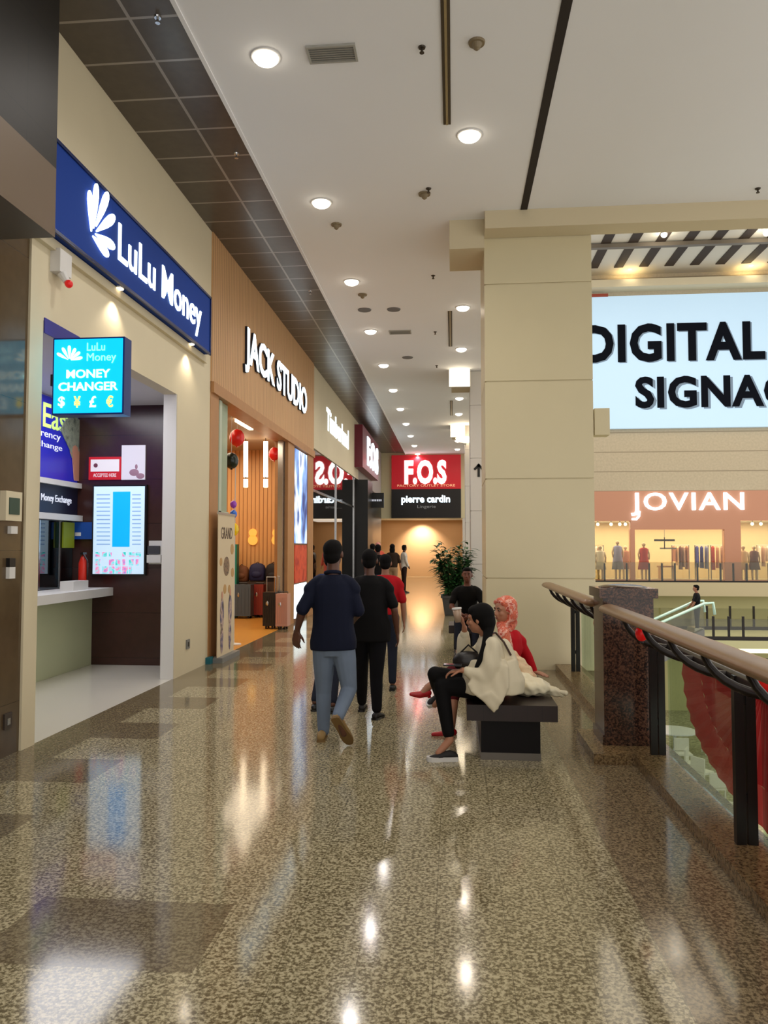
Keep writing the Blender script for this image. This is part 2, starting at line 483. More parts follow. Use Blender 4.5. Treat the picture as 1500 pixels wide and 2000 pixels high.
for px, py, l in ((712,605,'dark round ceiling speaker left of its pair behind the third left downlight'), (769,604,'dark round ceiling speaker, right one of the pair in mid ceiling'), (796,698,'small round ceiling speaker beyond the narrow ceiling vent')):
    p = W(px, py, Z=6.1); bm = bmesh.new(); cyl(bm, p, p-V((0,0,0.015)), 0.13, 0.12, 24)
    tag(obj('ceiling_speaker', bm, mat('speaker_grille', (112,110,110), 0.6)), l, 'speaker', 'ceiling speakers')
def vent(px0, px1, py, dy, label):
    a, b = W(px0, py, Z=6.1), W(px1, py, Z=6.1); y = (a.y+b.y)/2
    t = empty('air_vent', ((a.x+b.x)/2, y, 6.1), label, 'air vent')
    g = mat('vent_grey', (148,146,138), 0.5)
    bm = box(a.x, b.x, y-dy, y-dy+0.02, 6.08, 6.1); bx(bm, a.x, b.x, y+dy-0.02, y+dy, 6.08, 6.1); bx(bm, a.x, a.x+0.02, y-dy+0.02, y+dy-0.02, 6.08, 6.1); bx(bm, b.x-0.02, b.x, y-dy+0.02, y+dy-0.02, 6.08, 6.1)
    obj('frame', bm, mat('vent_frame', (166,164,156), 0.5), t)
    bm = bmesh.new(); n = 7
    for i in range(n):
        yy = y-dy+0.03+(2*dy-0.06)*i/(n-1); bx(bm, a.x+0.02, b.x-0.02, yy-0.006, yy+0.006, 6.084, 6.1)
    bx(bm, a.x+0.02, b.x-0.02, y-dy+0.02, y+dy-0.02, 6.096, 6.1)
    tag(obj('slats', bm, g, t), None, None)
vent(600, 697, 103, 0.12, 'wide grey air vent grille beside the nearest left downlight')
vent(760, 803, 648, 0.13, 'narrow grey air vent grille beside the fourth left downlight')
for i, (y0, y1, l) in enumerate(((1.5, 7.95, 'long double line air slot in ceiling nearest the camera'), (14.4, 16.95, 'shorter dark air slot in ceiling beside the second right downlight'), (23.3, 25.9, 'distant dark air slot in ceiling near the lit bulkhead'))):
    t = empty('air_slot', (-0.05, (y0+y1)/2, 6.1), l, 'air vent')
    for dx in (-0.026, 0.026): boxo('slot', (-0.05+dx-0.013, -0.05+dx+0.013, y0, y1, 6.09, 6.102), mat('slot_dark', (66,52,30), 0.6), t)
    boxo('frame', (-0.062, -0.038, y0, y1, 6.086, 6.102), mat('slot_bronze', (150,130,90), 0.4), t)
# glowing boxes added for the strong light falling on the bulkheads
for i, (y, l) in enumerate(((19.3, 'brightly lit bulkhead front beside the second pillar, drawn as glowing box'), (28.1, 'small distant lit bulkhead front beside the third pillar, drawn as glowing box'))):
    t = empty('lit_bulkhead', (0.17, y-0.06, 5.68), l, 'ceiling light')
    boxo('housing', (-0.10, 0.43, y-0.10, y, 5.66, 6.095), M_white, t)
    boxo('glow_face', (-0.09, 0.42, y-0.125, y-0.10, 5.67, 6.085), mat('bulkhead_glow', (255,246,225), 0.5, emis=3.5, ecol=(255,240,208)), t)
t = empty('uplight', W(908, 862, Y=27.85), 'flat glowing disc wall light on the far pillars', 'wall light')
p = W(908, 862, Y=27.85); bm = bmesh.new(); cyl(bm, p, p+V((0,0,0.12)), 0.30, 0.34, 20); obj('bowl', bm, M_litw, t)
bm = box(p.x-.05, p.x+.05, 27.85, 28.2, p.z-.07, p.z); obj('bracket', bm, M_white, t)

# ================================================================== PILLARS
def pillar(y, m, label, zs=(1.21, 2.55, 3.88, 5.22)):
    bm = box(0.45, 1.859, y+0.016, y+1.4, 0, 6.098)
    z = 0.0
    for zz in list(zs)+[6.098]:
        bx(bm, 0.434, 1.875, y, y+1.416, z+(0.009 if z else 0), zz-0.009); z = zz
    o = obj('pillar', bm, m); tag(o, label, 'pillar', 'square pillars along the gallery'); return o
pillar(10.45, M_pillar, 'nearest large beige stone-clad pillar with horizontal joints beside the railing')
pillar(19.4, M_pillar2, 'second whitish pillar with black arrow, behind the nearest beige pillar')
pillar(28.2, M_pillar2, 'third pale pillar, narrow strip seen behind the arrow pillar')
pillar(36.62, M_pillar2, 'farthest pale pillar beside the red and black sign')
# arrow sign on pillar two
a = W(935, 918, Y=19.38)
bm = bmesh.new()
for pts in ([(-.03,-.17),(.03,-.17),(.03,.12),(-.03,.12)], [(0,.17),(.04,.13),(-.09,-.01),(-.13,.03)], [(0,.17),(.13,.03),(.09,-.01),(-.04,.13)]):
    poly(bm, [V((a.x+p[0], 19.396, a.z+p[1])) for p in pts], (0, -0.01, 0))
tag(obj('arrow_sign', bm, M_black), 'black upward arrow on whitish second pillar', 'sign')
# small box on the right side of the near pillar
t = empty('wall_speaker', (1.99, 10.6, 3.15), 'small beige box mounted on right side of nearest beige pillar', 'speaker')
boxo('housing', (1.90, 2.10, 10.5, 10.72, 3.14, 3.50), M_pillar, t, bevel=0.012); boxo('bracket', (1.872, 1.91, 10.56, 10.66, 3.2, 3.36), M_ceil_edge, t)

# ================================================================== LEFT SIDE: dark wall and fascia
struct('wall_left', box(-3.75, -3.47, -3, 5.93, 0, 6.17), M_darkwall)
bm = box(-3.47, -3.0, -3, 5.47, 4.5, 6.17); struct('trim_8', bm, M_fascia)
struct('trim_9', box(-3.47, -3.0, -3, 5.47, 3.97, 4.5), M_taupe)
# money changer facade
bm = box(-3.62, -3.45, 5.93, 10.6, 3.545, 6.17); bx(bm, -3.62, -3.45, 5.93, 6.13, 0, 3.545); bx(bm, -3.62, -3.45, 9.30, 10.6, 0, 3.545)
struct('wall_left', bm, M_beige)
struct('trim_10', box(-3.62, -3.455, 9.285, 9.30, 0, 3.545), M_white)
struct('trim_11', box(-3.45, -3.40, 5.95, 10.3, 4.18, 4.27), M_beige)
# recess
bm = box(-6.2, -3.62, 10.35, 10.58, 0, 3.7); struct('wall_recess_back', bm, M_brown)
struct('wall_recess_near', box(-6.2, -3.62, 5.7, 5.93, 0, 3.7), M_beige)
struct('ceiling_recess', box(-6.2, -3.62, 5.93, 10.35, 3.62, 3.7), M_white)
bm = box(-5.5, -5.3, 5.93, 10.35, 2.0, 3.62); bx(bm, -5.5, -5.3, 5.93, 8.2, 0, 2.0); struct('wall_recess_left', bm, M_white)
struct('wall_booth', box(-6.2, -6.1, 5.93, 10.35, 0, 3.62), mat('booth_blue', (30,74,104), 0.5, noise=0.3, nscale=1.4))
lamp('recess_light', 'AREA', (-4.5, 8.4, 3.58), 40, (0.95, 0.95, 1.0), size=1.2, size_y=2.4)
lamp('booth_light', 'AREA', (-5.8, 9.2, 3.5), 40, (0.5, 0.8, 1.0), size=0.4, size_y=1.0)
# poster
t = empty('wall_poster', (-5.29, 8.3, 2.5), 'tall blue poster with yellow headline and hand holding banknotes above the counter', 'poster')
boxo('print', (-5.30, -5.27, 6.2, 10.34, 2.52, 3.60), mat('poster_blue', (30,34,160), 0.35, emis=0.25, ecol=(30,34,170)), t)
def Lw(px, py, X): return W(px, py, X=X)
p = Lw(84, 848, -5.262); q = Lw(133, 812, -5.262)
lettering('Easy', (-5.268, p.y, p.z), YP, ZP, 0.80, 0.42, 0.006, mat('headline_yellow', (190,220,120), 0.5, emis=0.5), t, bold=0.01, name='headline')
lettering('currency', (-5.268, p.y-0.35, 3.03), YP, ZP, 0.8, 0.09, 0.004, mat('poster_white', (220,225,240), 0.5, emis=0.4), t, name='subline')
lettering('exchange', (-5.268, p.y-0.35, 2.90), YP, ZP, 0.85, 0.10, 0.004, mat('poster_white', (220,225,240)), t, name='subline')
bm = bmesh.new(); c0 = Lw(146, 880, -5.26)
for k in range(7):
    an = math.radians(58+13*k); d = V((0, math.cos(an), math.sin(an))); n = V((0, -math.sin(an), math.cos(an)))
    poly(bm, [c0+n*0.10-d*0.1, c0-n*0.10-d*0.1, c0-n*0.12+d*0.46, c0+n*0.12+d*0.46], (0.002+0.0012*k, 0, 0))
obj('banknotes', bm, patches('notes', [(60,74,70), (150,158,140), (110,120,110)], 9, 0.6), t)
bm = bmesh.new(); b0 = Lw(150, 942, -5.258)
poly(bm, [V((-5.262, c0.y-0.09, c0.z)), V((-5.262, c0.y+0.12, c0.z)), V((-5.262, b0.y+0.16, b0.z+0.02)), V((-5.262, b0.y-0.08, b0.z+0.02))], (0.012, 0, 0))
ell(bm, c0, ((0.012,0,0), (0,0.14,0), (0,0,0.12))); obj('hand', bm, mat('print_skin', (196,140,116), 0.5), t)
# header band, ledges
struct('trim_12', box(-5.30, -5.2, 6.0, 10.34, 2.45, 2.52), M_white); struct('trim_13', box(-5.30, -5.18, 6.0, 10.34, 1.99, 2.07), M_white)
t = empty('counter_sign', (-5.25, 8.5, 2.08), 'dark navy sign band with small white lettering above the money counter', 'sign')
boxo('panel', (-5.30, -5.26, 6.0, 10.34, 2.075, 2.445), mat('band_navy', (14,16,44), 0.4), t)
lettering('Money Exchange', (-5.26, 9.38, 2.20), YP, ZP, 0.78, 0.12, 0.006, mat('poster_white', (220,225,240)), t)
# counter
t = empty('counter', (-5.1, 8.3, 0), 'white service counter with ledge below the money exchange window', 'counter')
boxo('base', (-5.29, -5.02, 5.94, 10.34, 0, 0.96), mat('counter_base', (184,190,156), 0.4), t)
boxo('top', (-5.295, -4.72, 5.94, 10.34, 0.96, 1.07), M_white, t, bevel=0.01)
t = empty('teller_window', (-5.3, 9.3, 1.07), 'tinted glass teller window above the white counter', 'window')
boxo('pane', (-5.34, -5.32, 8.2, 10.34, 1.075, 1.985), glass('teller_glass', (90,150,170), 0.12, 0.8), t)
for yy in (8.22, 9.45, 9.98): boxo('mullion', (-5.36, -5.31, yy, yy+0.025, 1.075, 1.985), M_chrome, t)
p = V((-4.98, 9.98, 1.07))
t = empty('fire_extinguisher', p, 'red fire extinguisher standing on the white counter', 'fire extinguisher')
bm = bmesh.new(); tube(bm, [p, p+V((0,0,.02)), p+V((0,0,.34)), p+V((0,0,.42)), p+V((0,0,.46))], [0.05,0.062,0.062,0.035,0.018], 16); obj('cylinder', bm, mat('ext_red', (205,40,24), 0.3), t, smooth=True)
bm = box(p.x-.02, p.x+.02, p.y-.05, p.y+.05, p.z+.46, p.z+.49); obj('valve', bm, M_black, t)
bm = bmesh.new(); tube(bm, [p+V((0.02,-.05,.47)), p+V((.08,-.05,.38)), p+V((.075,-.03,.12))], 0.01, 6); obj('hose', bm, M_black, t)
tag(boxo('tissue_box', (-5.02, -4.84, 9.45, 9.85, 1.07, 1.19), M_white, bevel=0.01), 'low white box on counter beside the extinguisher', 'box')
tag(boxo('notice_card', (-5.27, -5.25, 9.95, 10.25, 1.62, 1.97), mat('card_green', (120,132,20), 0.5, emis=0.1)), 'yellow-green notice card at right end of teller window', 'notice')
# things on the brown wall
YB = 10.345
def wb(px0, py0, px1, py1, th, Y=YB):
    a, b = W(px0, py0, Y=Y), W(px1, py1, Y=Y)
    return (a.x, b.x, Y-th, Y, b.z, a.z)
t = empty('wall_sign', W(206, 937, Y=YB), 'small red sign with white label on brown wall, left of the picture', 'sign')
boxo('board', wb(175, 893, 237, 937, 0.02), mat('small_red', (190,24,34), 0.4, emis=0.25), t, bevel=0.004)
boxo('label_plate', wb(179, 898, 234, 921, 0.026), mat('label_white', (225,220,225), 0.5, emis=0.3), t)
a = wb(181, 923, 231, 933, 0.03); lettering('ACCEPTED HERE', (a[0]+.02, YB-0.02, a[4]+0.01), XP, ZP, a[1]-a[0]-.04, 0.05, 0.005, mat('label_white', (225,220,225)), t)
bm = bmesh.new(); a = W(187, 909, Y=YB-0.028); cyl(bm, a, a-V((0,0.005,0)), 0.03, 0.03, 12); obj('emblem', bm, mat('emblem_plum', (120,60,80), 0.5), t)
t = empty('picture', W(261, 937, Y=YB), 'pale picture of a figure on brown wall above the screen', 'picture')
boxo('print', wb(239, 870, 284, 937, 0.02), mat('pic_white', (216,212,224), 0.5, emis=0.25), t)
a = W(262, 920, Y=YB-0.02); bm = bmesh.new(); ell(bm, a+V((0,0,-.02)), ((.07,0,0),(0,.004,0),(0,0,.05))); ell(bm, a+V((.03,0,.06)), ((.02,0,0),(0,.004,0),(0,0,.035)))
ell(bm, a+V((.09,0,-.07)), ((.06,0,0),(0,.004,0),(0,0,.04))); obj('figure', bm, mat('pic_pink', (170,130,150), 0.5), t)
t = empty('screen', W(236, 1122, Y=YB-.06), 'tall lit display screen with blue column on dark brown wall', 'screen')
a = wb(185, 948, 287, 1124, 0.06); boxo('bezel', a, M_black, t, bevel=0.006)
q = wb(188, 951, 284, 1121, 0.066); boxo('display', (q[0], q[1], YB-0.066, YB-0.058, q[4], q[5]), mat('screen_white', (190,216,236), 0.4, emis=0.55), t)
q = wb(225, 961, 257, 1068, 0); boxo('blue_column', (q[0], q[1], YB-0.069, YB-0.064, q[4], q[5]), mat('screen_blue', (0,160,236), 0.4, emis=0.65), t)
random.seed(3)
bm = bmesh.new()
for r, (yy, hh) in enumerate(((1078, 9), (1092, 12), (1106, 14))):
    for c in range(7):
        if random.random() < 0.2: continue
        x = 191+13*c; q = wb(x, yy, x+random.uniform(5, 11), yy+hh, 0); bx(bm, q[0], q[1], YB-0.069, YB-0.064, q[4], q[5])
obj('thumbnails', bm, patches('thumbs', [(40,170,160), (120,200,210), (220,120,160), (60,120,200)], 14, 0.4, emis=0.8), t)
for x0, x1 in ((193, 219), (262, 279)):
    bm = bmesh.new()
    for k in range(13):
        q = wb(x0, 966+8*k, x1, 968+8*k, 0); bx(bm, q[0], q[1], YB-0.068, YB-0.064, q[4], q[5])
    obj('text_rows', bm, mat('rows', (120,150,190), 0.4, emis=0.7), t)
t = empty('wall_sign', W(162, 1053, Y=YB), 'small dark blue sign on brown wall between counter and screen', 'sign')
boxo('board', wb(142, 1020, 184, 1053, 0.03), mat('blue_board', (20,60,130), 0.35, emis=0.2), t, bevel=0.004)
q = wb(149, 1040, 160, 1047, 0); boxo('mark', (q[0], q[1], YB-0.034, YB-0.028, q[4], q[5]), M_white, t)
t = empty('leaflet_holder', W(305, 1102, Y=YB), 'white leaflet holder with dark cards at right end of brown wall', 'holder')
boxo('back', wb(292, 1056, 322, 1102, 0.02), M_white, t)
boxo('leaflets', wb(291, 1066, 314, 1082, 0.05), mat('leaflet_dark', (60,60,66), 0.5), t); boxo('tray', wb(291, 1084, 318, 1099, 0.08), M_white, t)
# floor lamp spot reflections are left to the renderer
# -------- big blue fascia sign
t = empty('shop_sign', (-3.39, 8.1, 4.28), 'long navy fascia sign with glowing white lettering and petal emblem', 'sign')
boxo('board', (-3.45, -3.33, 6.0, 10.2, 4.28, 5.06), M_navy, t)
bm = box(-3.335, -3.315, 6.0, 10.2, 5.045, 5.075); bx(bm, -3.335, -3.315, 6.0, 10.2, 4.265, 4.295); bx(bm, -3.335, -3.315, 10.18, 10.21, 4.265, 5.075); obj('frame', bm, mat('navy_edge', (16,34,84), 0.3), t)
def petals(c, R, depth, ux, m, parent, angs=(104, 84, 62, 30, -14, -46), wid=0.15, halo=None):
    nz = V(ux).cross(ZP); bm = bmesh.new()
    for i, a in enumerate(angs):
        r = R*(1.0 if i < 3 else 0.9); d = V(ux)*math.cos(math.radians(a))+ZP*math.sin(math.radians(a)); n = V(ux)*-math.sin(math.radians(a))+ZP*math.cos(math.radians(a))
        pts = []
        prof = [(0.12, .1), (0.3, .42), (0.55, .8), (0.78, 1), (0.92, .85), (1.0, .38)]
        for x, y in prof: pts.append(V(c)+d*(r*x)+n*(R*wid*y))
        for x, y in prof[::-1]: pts.append(V(c)+d*(r*x)-n*(R*wid*y))
        poly(bm, pts, nz*depth)
    return obj('emblem', bm, m, parent)
bm = bmesh.new()
for b0, b1, hw in (((177,452),(174,372),.048), ((181,446),(188,359),.05), ((186,442),(210,377),.052), ((187,452),(223,423),.05), ((185,457),(223,483),.05), ((180,461),(211,499),.052)):
    a, b = W(*b0, X=-3.32), W(*b1, X=-3.32); d = b-a; L = d.length; d.normalize(); n = XP.cross(d)
    prof = [(0, .12), (.2, .42), (.5, .85), (.75, 1), (.9, .8), (.97, .5), (1.0, .15)]
    poly(bm, [a+d*(L*u)+n*(hw*v) for u, v in prof]+[a+d*(L*u)-n*(hw*v) for u, v in prof[::-1]], (.012, 0, 0))
obj('emblem', bm, M_lit, t)
a = Lw(236, 480, -3.3).y; b = Lw(397, 600, -3.3).y
lettering('LuLu Money', (-3.33, a, 4.375), YP, ZP, b-a, 0.50, 0.012, M_lit, t, bold=0.006)
for yy in (7.45, 9.6):
    u = empty('sign_spotlight', (-3.40, yy, 4.22), 'small warm spotlight under the navy sign, %s end' % ('near' if yy < 8 else 'far'), 'spotlight', 'spotlights under the navy sign')
    bm = bmesh.new(); cyl(bm, (-3.39, yy, 4.275), (-3.39, yy, 4.262), 0.055, 0.05, 16); obj('housing', bm, M_chrome, u)
    bm = bmesh.new(); cyl(bm, (-3.39, yy, 4.262), (-3.39, yy, 4.256), 0.045, 0.045, 16); obj('lens', bm, M_litw, u)
    lamp('spot_bulb', 'SPOT', (-3.37, yy, 4.17), 14, WARM, rot=(0, math.radians(-12), 0), size=0.03, parent=u, spot=2.2)
# -------- hanging light box
t = empty('light_box_sign', (-3.1, 6.35, 2.79), 'bright cyan projecting box sign reading MONEY CHANGER with four currency symbols', 'sign')
boxo('housing', (-3.44, -2.80, 6.28, 6.42, 2.76, 3.43), mat('housing_blue', (10,40,110), 0.3), t, bevel=0.008)
Yf = 6.28
M_cy = mat('cyan_glow', (0,190,238), 0.4, emis=0.8)
boxo('face', (-3.425, -2.815, Yf-0.008, Yf+0.01, 2.775, 3.415), M_cy, t)
M_wt = mat('cyan_white', (220,255,255), 0.4, emis=1.0)
M_yt = mat('cyan_yellow', (255,236,120), 0.4, emis=1.0)
petals((-3.285, Yf-0.008, 3.23), 0.13, 0.006, XP, M_wt, t, angs=(150, 120, 92, 64, 38, 12), wid=0.11)
lettering('LuLu', (-3.13, Yf-0.008, 3.31), XP, ZP, 0.16, 0.07, 0.006, mat('cyan_pale', (150,240,250), 0.4, emis=0.9), t)
lettering('Money', (-3.13, Yf-0.008, 3.20), XP, ZP, 0.26, 0.09, 0.006, mat('cyan_pale', (150,240,250)), t)
lettering('MONEY', (-3.31, Yf-0.008, 3.075), XP, ZP, 0.39, 0.075, 0.006, M_wt, t, bold=0.022)
lettering('CHANGER', (-3.38, Yf-0.008, 2.965), XP, ZP, 0.53, 0.075, 0.006, M_wt, t, bold=0.022)
for ch, xx, mm in (('$', -3.36, M_wt), ('\u00a5', -3.22, M_yt), ('\u00a3', -3.08, M_wt), ('\u20ac', -2.93, M_yt)):
    lettering(ch, (xx-0.02, Yf-0.008, 2.82), XP, ZP, 0.06, 0.10, 0.006, mm, t, bold=0.02)
bm = box(-3.47, -3.43, 6.30, 6.40, 3.02, 3.12); obj('bracket', bm, M_black, t)
# speaker / alarm on jamb
t = empty('alarm_box', (-3.4, 6.5, 3.93), 'grey wall alarm box with red light above the money changer doorway', 'alarm')
boxo('housing', (-3.45, -3.36, 6.22, 6.42, 4.0, 4.2), M_white, t, bevel=0.01)
bm = bmesh.new(); tube(bm, [(-3.38, 6.3, 4.0), (-3.34, 6.3, 3.93)], [0.045, 0.03]); obj('arm', bm, M_white, t)
bm = bmesh.new(); sph(bm, (-3.32, 6.3, 3.91), 0.035); obj('red_light', bm, mat('alarm_red', (190,20,20), 0.3, emis=0.4), t, smooth=True)
tag(boxo('blue_plate', (-3.45, -3.44, 6.14, 6.75, 3.44, 3.57), mat('plate_blue', (40,40,140), 0.4)), 'thin blue strip behind the cyan projecting sign', 'sign')
# access devices on dark wall
t = empty('access_panel', (-3.45, 5.8, 1.9), 'white wall terminal with small screen on the dark glossy wall', 'terminal')
boxo('housing', (-3.47, -3.42, 5.60, 5.82, 1.83, 2.06), M_beige, t, bevel=0.01); boxo('display', (-3.422, -3.414, 5.64, 5.78, 1.88, 2.01), mat('dev_green', (40,70,60), 0.3), t)
tag(boxo('wall_switch', (-3.47, -3.44, 5.71, 5.80, 1.73, 1.79), M_white, bevel=0.004), 'small white switch just below the wall terminal', 'switch')
t = empty('card_reader', (-3.45, 5.75, 1.4), 'small dark and white card reader below the switch on dark wall', 'card reader')
boxo('top_half', (-3.47, -3.44, 5.70, 5.78, 1.47, 1.54), M_black, t); boxo('bottom_half', (-3.47, -3.44, 5.70, 5.78, 1.38, 1.47), M_white, t)
p = W(13, 1408, X=-3.47)
t = empty('wall_socket', p, 'dark wall socket low on the dark glossy wall', 'socket')
boxo('plate', (-3.47, -3.455, p.y-.05, p.y+.05, p.z-.06, p.z+.06), mat('socket_dark', (60,50,44), 0.3), t, bevel=0.003); boxo('button', (-3.456, -3.45, p.y-.02, p.y+.02, p.z-.03, p.z+.02), M_chrome, t)
p = W(366, 1258, X=-3.45)
t = empty('wall_socket', p, 'small grey socket plate low on beige wall right of doorway', 'socket')
boxo('plate', (-3.45, -3.435, p.y-.06, p.y+.06, p.z-.06, p.z+.06), M_grey, t); boxo('outlet', (-3.437, -3.43, p.y-.02, p.y+.02, p.z-.03, p.z+.03), M_black, t)

# ================================================================== JACK STUDIO shop
bm = box(-3.72, -3.43, 10.6, 18.65, 4.0, 6.17); struct('wall_left', bm, M_wood)
struct('trim_14', box(-3.72, -3.40, 10.62, 18.65, 3.84, 4.0), M_woodplain)
struct('trim_15', box(-3.72, -3.44, 10.6, 10.98, 0, 3.84), M_woodplain)
struct('trim_16', box(-3.72, -3.44, 15.75, 16.40, 0, 3.84), M_woodplain); struct('trim_17', box(-3.72, -3.44, 17.95, 18.65, 0, 3.84), M_woodplain)
bm = box(-3.60, -3.50, 15.50, 15.60, 0, 3.84); bx(bm, -3.60, -3.50, 15.68, 15.74, 0, 3.84); struct('trim_18', bm, M_chrome)
struct('wall_shop_back', box(-9.2, -3.72, 18.3, 18.62, 0, 4.1), M_woodx)
struct('wall_shop_side', box(-9.3, -9.2, 10.6, 18.62, 0, 4.1), M_woodplain)
struct('wall_shop_near', box(-9.2, -3.72, 10.62, 10.75, 0, 4.1), M_beige)
struct('ceiling_shop', box(-9.2, -3.72, 10.75, 18.3, 4.0, 4.1), mat('shop_ceiling', (180,160,140), 0.6))
lamp('shop_light', 'AREA', (-5.4, 15.0, 3.9), 120, (1.0, 0.84, 0.62), size=3.0, size_y=5)
t = empty('shop_sign', (-3.42, 14.9, 4.45), 'glowing white blocky letters on the wood slat fascia', 'sign')
a = W(481, 690, X=-3.37).y; b = W(601, 790, X=-3.37).y
M_side = mat('letter_side', (20,30,50), 0.4)
lettering('JACK STUDIO', (-3.43, a, 4.50), YP, ZP, b-a, 0.80, 0.04, M_side, t, bold=0.04, name='letter_case')
lettering('JACK STUDIO', (-3.39, a+0.02, 4.51), YP, ZP, b-a-0.04, 0.78, 0.008, M_lit, t, bold=0.025)
# pane and mullion at left of shop front
t = empty('shop_window', (-3.6, 11.3, 2.1), 'pale green glass panel at left end of wooden shop front', 'window')
boxo('pane', (-3.52, -3.50, 10.99, 11.62, 0.1, 3.83), mat('green_pane', (150,166,140), 0.15), t)
boxo('mullion', (-3.50, -3.47, 11.12, 11.24, 0.1, 3.83), mat('mullion_pale', (186,196,176), 0.4), t)
boxo('rail', (-3.50, -3.47, 10.99, 11.62, 2.08, 2.17), mat('mullion_pale', (186,196,176)), t)
# roll-up banner
t = empty('roll_up_banner', (-3.32, 11.45, 0), 'beige printed roll-up banner reading GRAND standing before the wooden shop front', 'banner')
boxo('base', (-3.40, -3.24, 10.62, 11.5, 0, 0.07), M_grey, t, bevel=0.01)
boxo('sheet', (-3.335, -3.325, 10.65, 11.46, 0.06, 2.12), mat('banner_beige', (214,196,164), 0.6), t)
boxo('top_bar', (-3.345, -3.315, 10.64, 11.47, 2.10, 2.13), M_chrome, t)
lettering('GRAND', (-3.325, 10.78, 1.75), YP, ZP, 0.55, 0.17, 0.004, mat('banner_text', (84,62,48), 0.6), t)
bm = bmesh.new(); cyl(bm, (-3.326, 11.05, 1.35), (-3.32, 11.05, 1.35), 0.14, 0.14, 20); obj('round_picture', bm, patches('round_pic', [(70,60,54), (150,120,90), (60,50,50)], 18), t)
bm = bmesh.new()
for (yy, zz, r) in ((11.33, 1.6, .08), (10.78, 1.42, .06), (11.36, 1.25, .07), (10.98, 1.02, .07), (11.2, 1.01, .06)): cyl(bm, (-3.326, yy, zz), (-3.321, yy, zz), r, r, 14)
obj('blossoms', bm, mat('blossom_tan', (186,146,90), 0.6), t)
bm = bmesh.new()
for (yy, z0, s) in ((10.85, .12, 1.0), (11.25, .12, 1.05)):
    ell(bm, (-3.322, yy, z0+.55*s), ((.004,0,0), (0,.09,0), (0,0,.24))); ell(bm, (-3.322, yy, z0+.2*s), ((.004,0,0), (0,.07,0), (0,0,.22)))
obj('printed_people', bm, patches('people_print', [(70,50,44), (196,170,160), (90,84,120), (60,50,60)], 7), t)
bm = bmesh.new(); ell(bm, (-3.321, 10.85, .94), ((.004,0,0), (0,.04,0), (0,0,.055))); ell(bm, (-3.321, 11.25, .96), ((.004,0,0), (0,.04,0), (0,0,.055))); obj('printed_faces', bm, mat('print_skin', (196,140,116)), t)
p = W(400, 1296, Z=0)
tag(boxo('door_wedge', (p.x-.12, p.x+.1, p.y-.07, p.y+.07, 0, 0.09), mat('teal', (0,96,110), 0.5), bevel=0.02), 'small teal block on floor at foot of the brown post', 'block')
# lit poster column at right of shop front
t = empty('light_box_poster', (-3.45, 17.15, 0), 'tall glowing shop poster column, blue photo above a red panel', 'poster')
boxo('case', (-3.62, -3.46, 16.42, 17.93, 0, 3.84), mat('case_brown', (120,80,50), 0.5), t)
boxo('photo', (-3.46, -3.44, 16.5, 17.85, 1.72, 3.80), patches('mountain_photo', [(30,50,110), (120,160,220), (235,245,250), (60,90,150)], 1.6, 0.4, emis=0.9, stretch=(1,1.2,0.6)), t)
boxo('red_panel', (-3.46, -3.44, 16.5, 17.85, 0.85, 1.68), patches('red_print', [(150,40,24), (190,70,40), (140,26,20)], 3, 0.5, emis=0.3), t)
boxo('white_panel', (-3.46, -3.44, 16.5, 17.85, 0.08, 0.82), mat('panel_glow', (225,240,245), 0.5, emis=0.9), t)
# ceiling tubes and pendants in shop
for (px, y0, l) in ((462, 12.6, 'bright ceiling tube light in wooden shop, left'), (497, 14.2, 'bright ceiling tube light in wooden shop, right')):
    p = W(px, 830 if px < 480 else 812, Z=3.93) ; p = V((-4.1 if px < 480 else -3.95, y0, 3.93))
    tag(boxo('tube_light', (p.x-.04, p.x+.04, p.y-.5, p.y+.5, 3.93, 3.99), M_litw), l, 'ceiling light', 'tube lights in the wooden shop')
for i, (px, l) in enumerate(((480, 'left vertical glowing pendant tube lamp in wooden shop'), (519, 'right vertical glowing pendant tube lamp in wooden shop'))):
    a, b = W(px, 862, Y=16.3), W(px, 932, Y=16.3)
    t = empty('pendant_lamp', b, l, 'pendant lamp', 'pendant tube lamps in the wooden shop')
    bm = bmesh.new(); cyl(bm, b, a, 0.05, 0.05, 12); cyl(bm, b-V((0,0,.22)), b-V((0,0,.04)), 0.05, 0.05, 12); obj('tube', bm, M_litw, t)
    bm = bmesh.new(); cyl(bm, a, (a.x, a.y, 4.0), 0.008, 0.008, 6); cyl(bm, b-V((0,0,.05)), b+V((0,0,.01)), 0.02, 0.02, 6); obj('cord', bm, M_black, t)
def balloon(px, py, Y, r, col, label, L=1.2):
    p = W(px, py, Y=Y); t = empty('balloon', p-V((0,0,r*1.15)), label, 'balloon', 'balloons in the wooden shop')
    bm = bmesh.new(); ell(bm, p, ((r,0,0),(0,r,0),(0,0,r*1.15)), 16, 12); cyl(bm, p-V((0,0,r*1.12)), p-V((0,0,r*1.25)), .01, .025, 8); obj('bulb', bm, mat('balloon_%d_%d_%d' % col, col, 0.25, emis=0.05), t, smooth=True)
    bm = bmesh.new(); cyl(bm, p+V((0,0,r)), (p.x, p.y, min(4.0, p.z+L)), .003, .003, 5); obj('string', bm, M_white, t)
balloon(537, 887, 15.8, 0.13, (214,30,24), 'red balloon hanging right of the pendant lamps')
balloon(463, 855, 12.9, 0.13, (214,30,24), 'red balloon hanging at the upper left of the shop opening')
balloon(456, 985, 12.6, 0.055, (150,70,190), 'purple balloon stacked above the blue one by the glass panel', L=.09)
balloon(456, 1004, 12.6, 0.06, (50,110,210), 'blue balloon under the purple one by the glass panel', L=.09)
balloon(455, 1034, 12.7, 0.10, (236,196,10), 'yellow balloon at the bottom of the balloon column', L=.09)
balloon(452, 900, 12.6, 0.12, (16,30,20), 'dark balloon below the upper left red balloon')
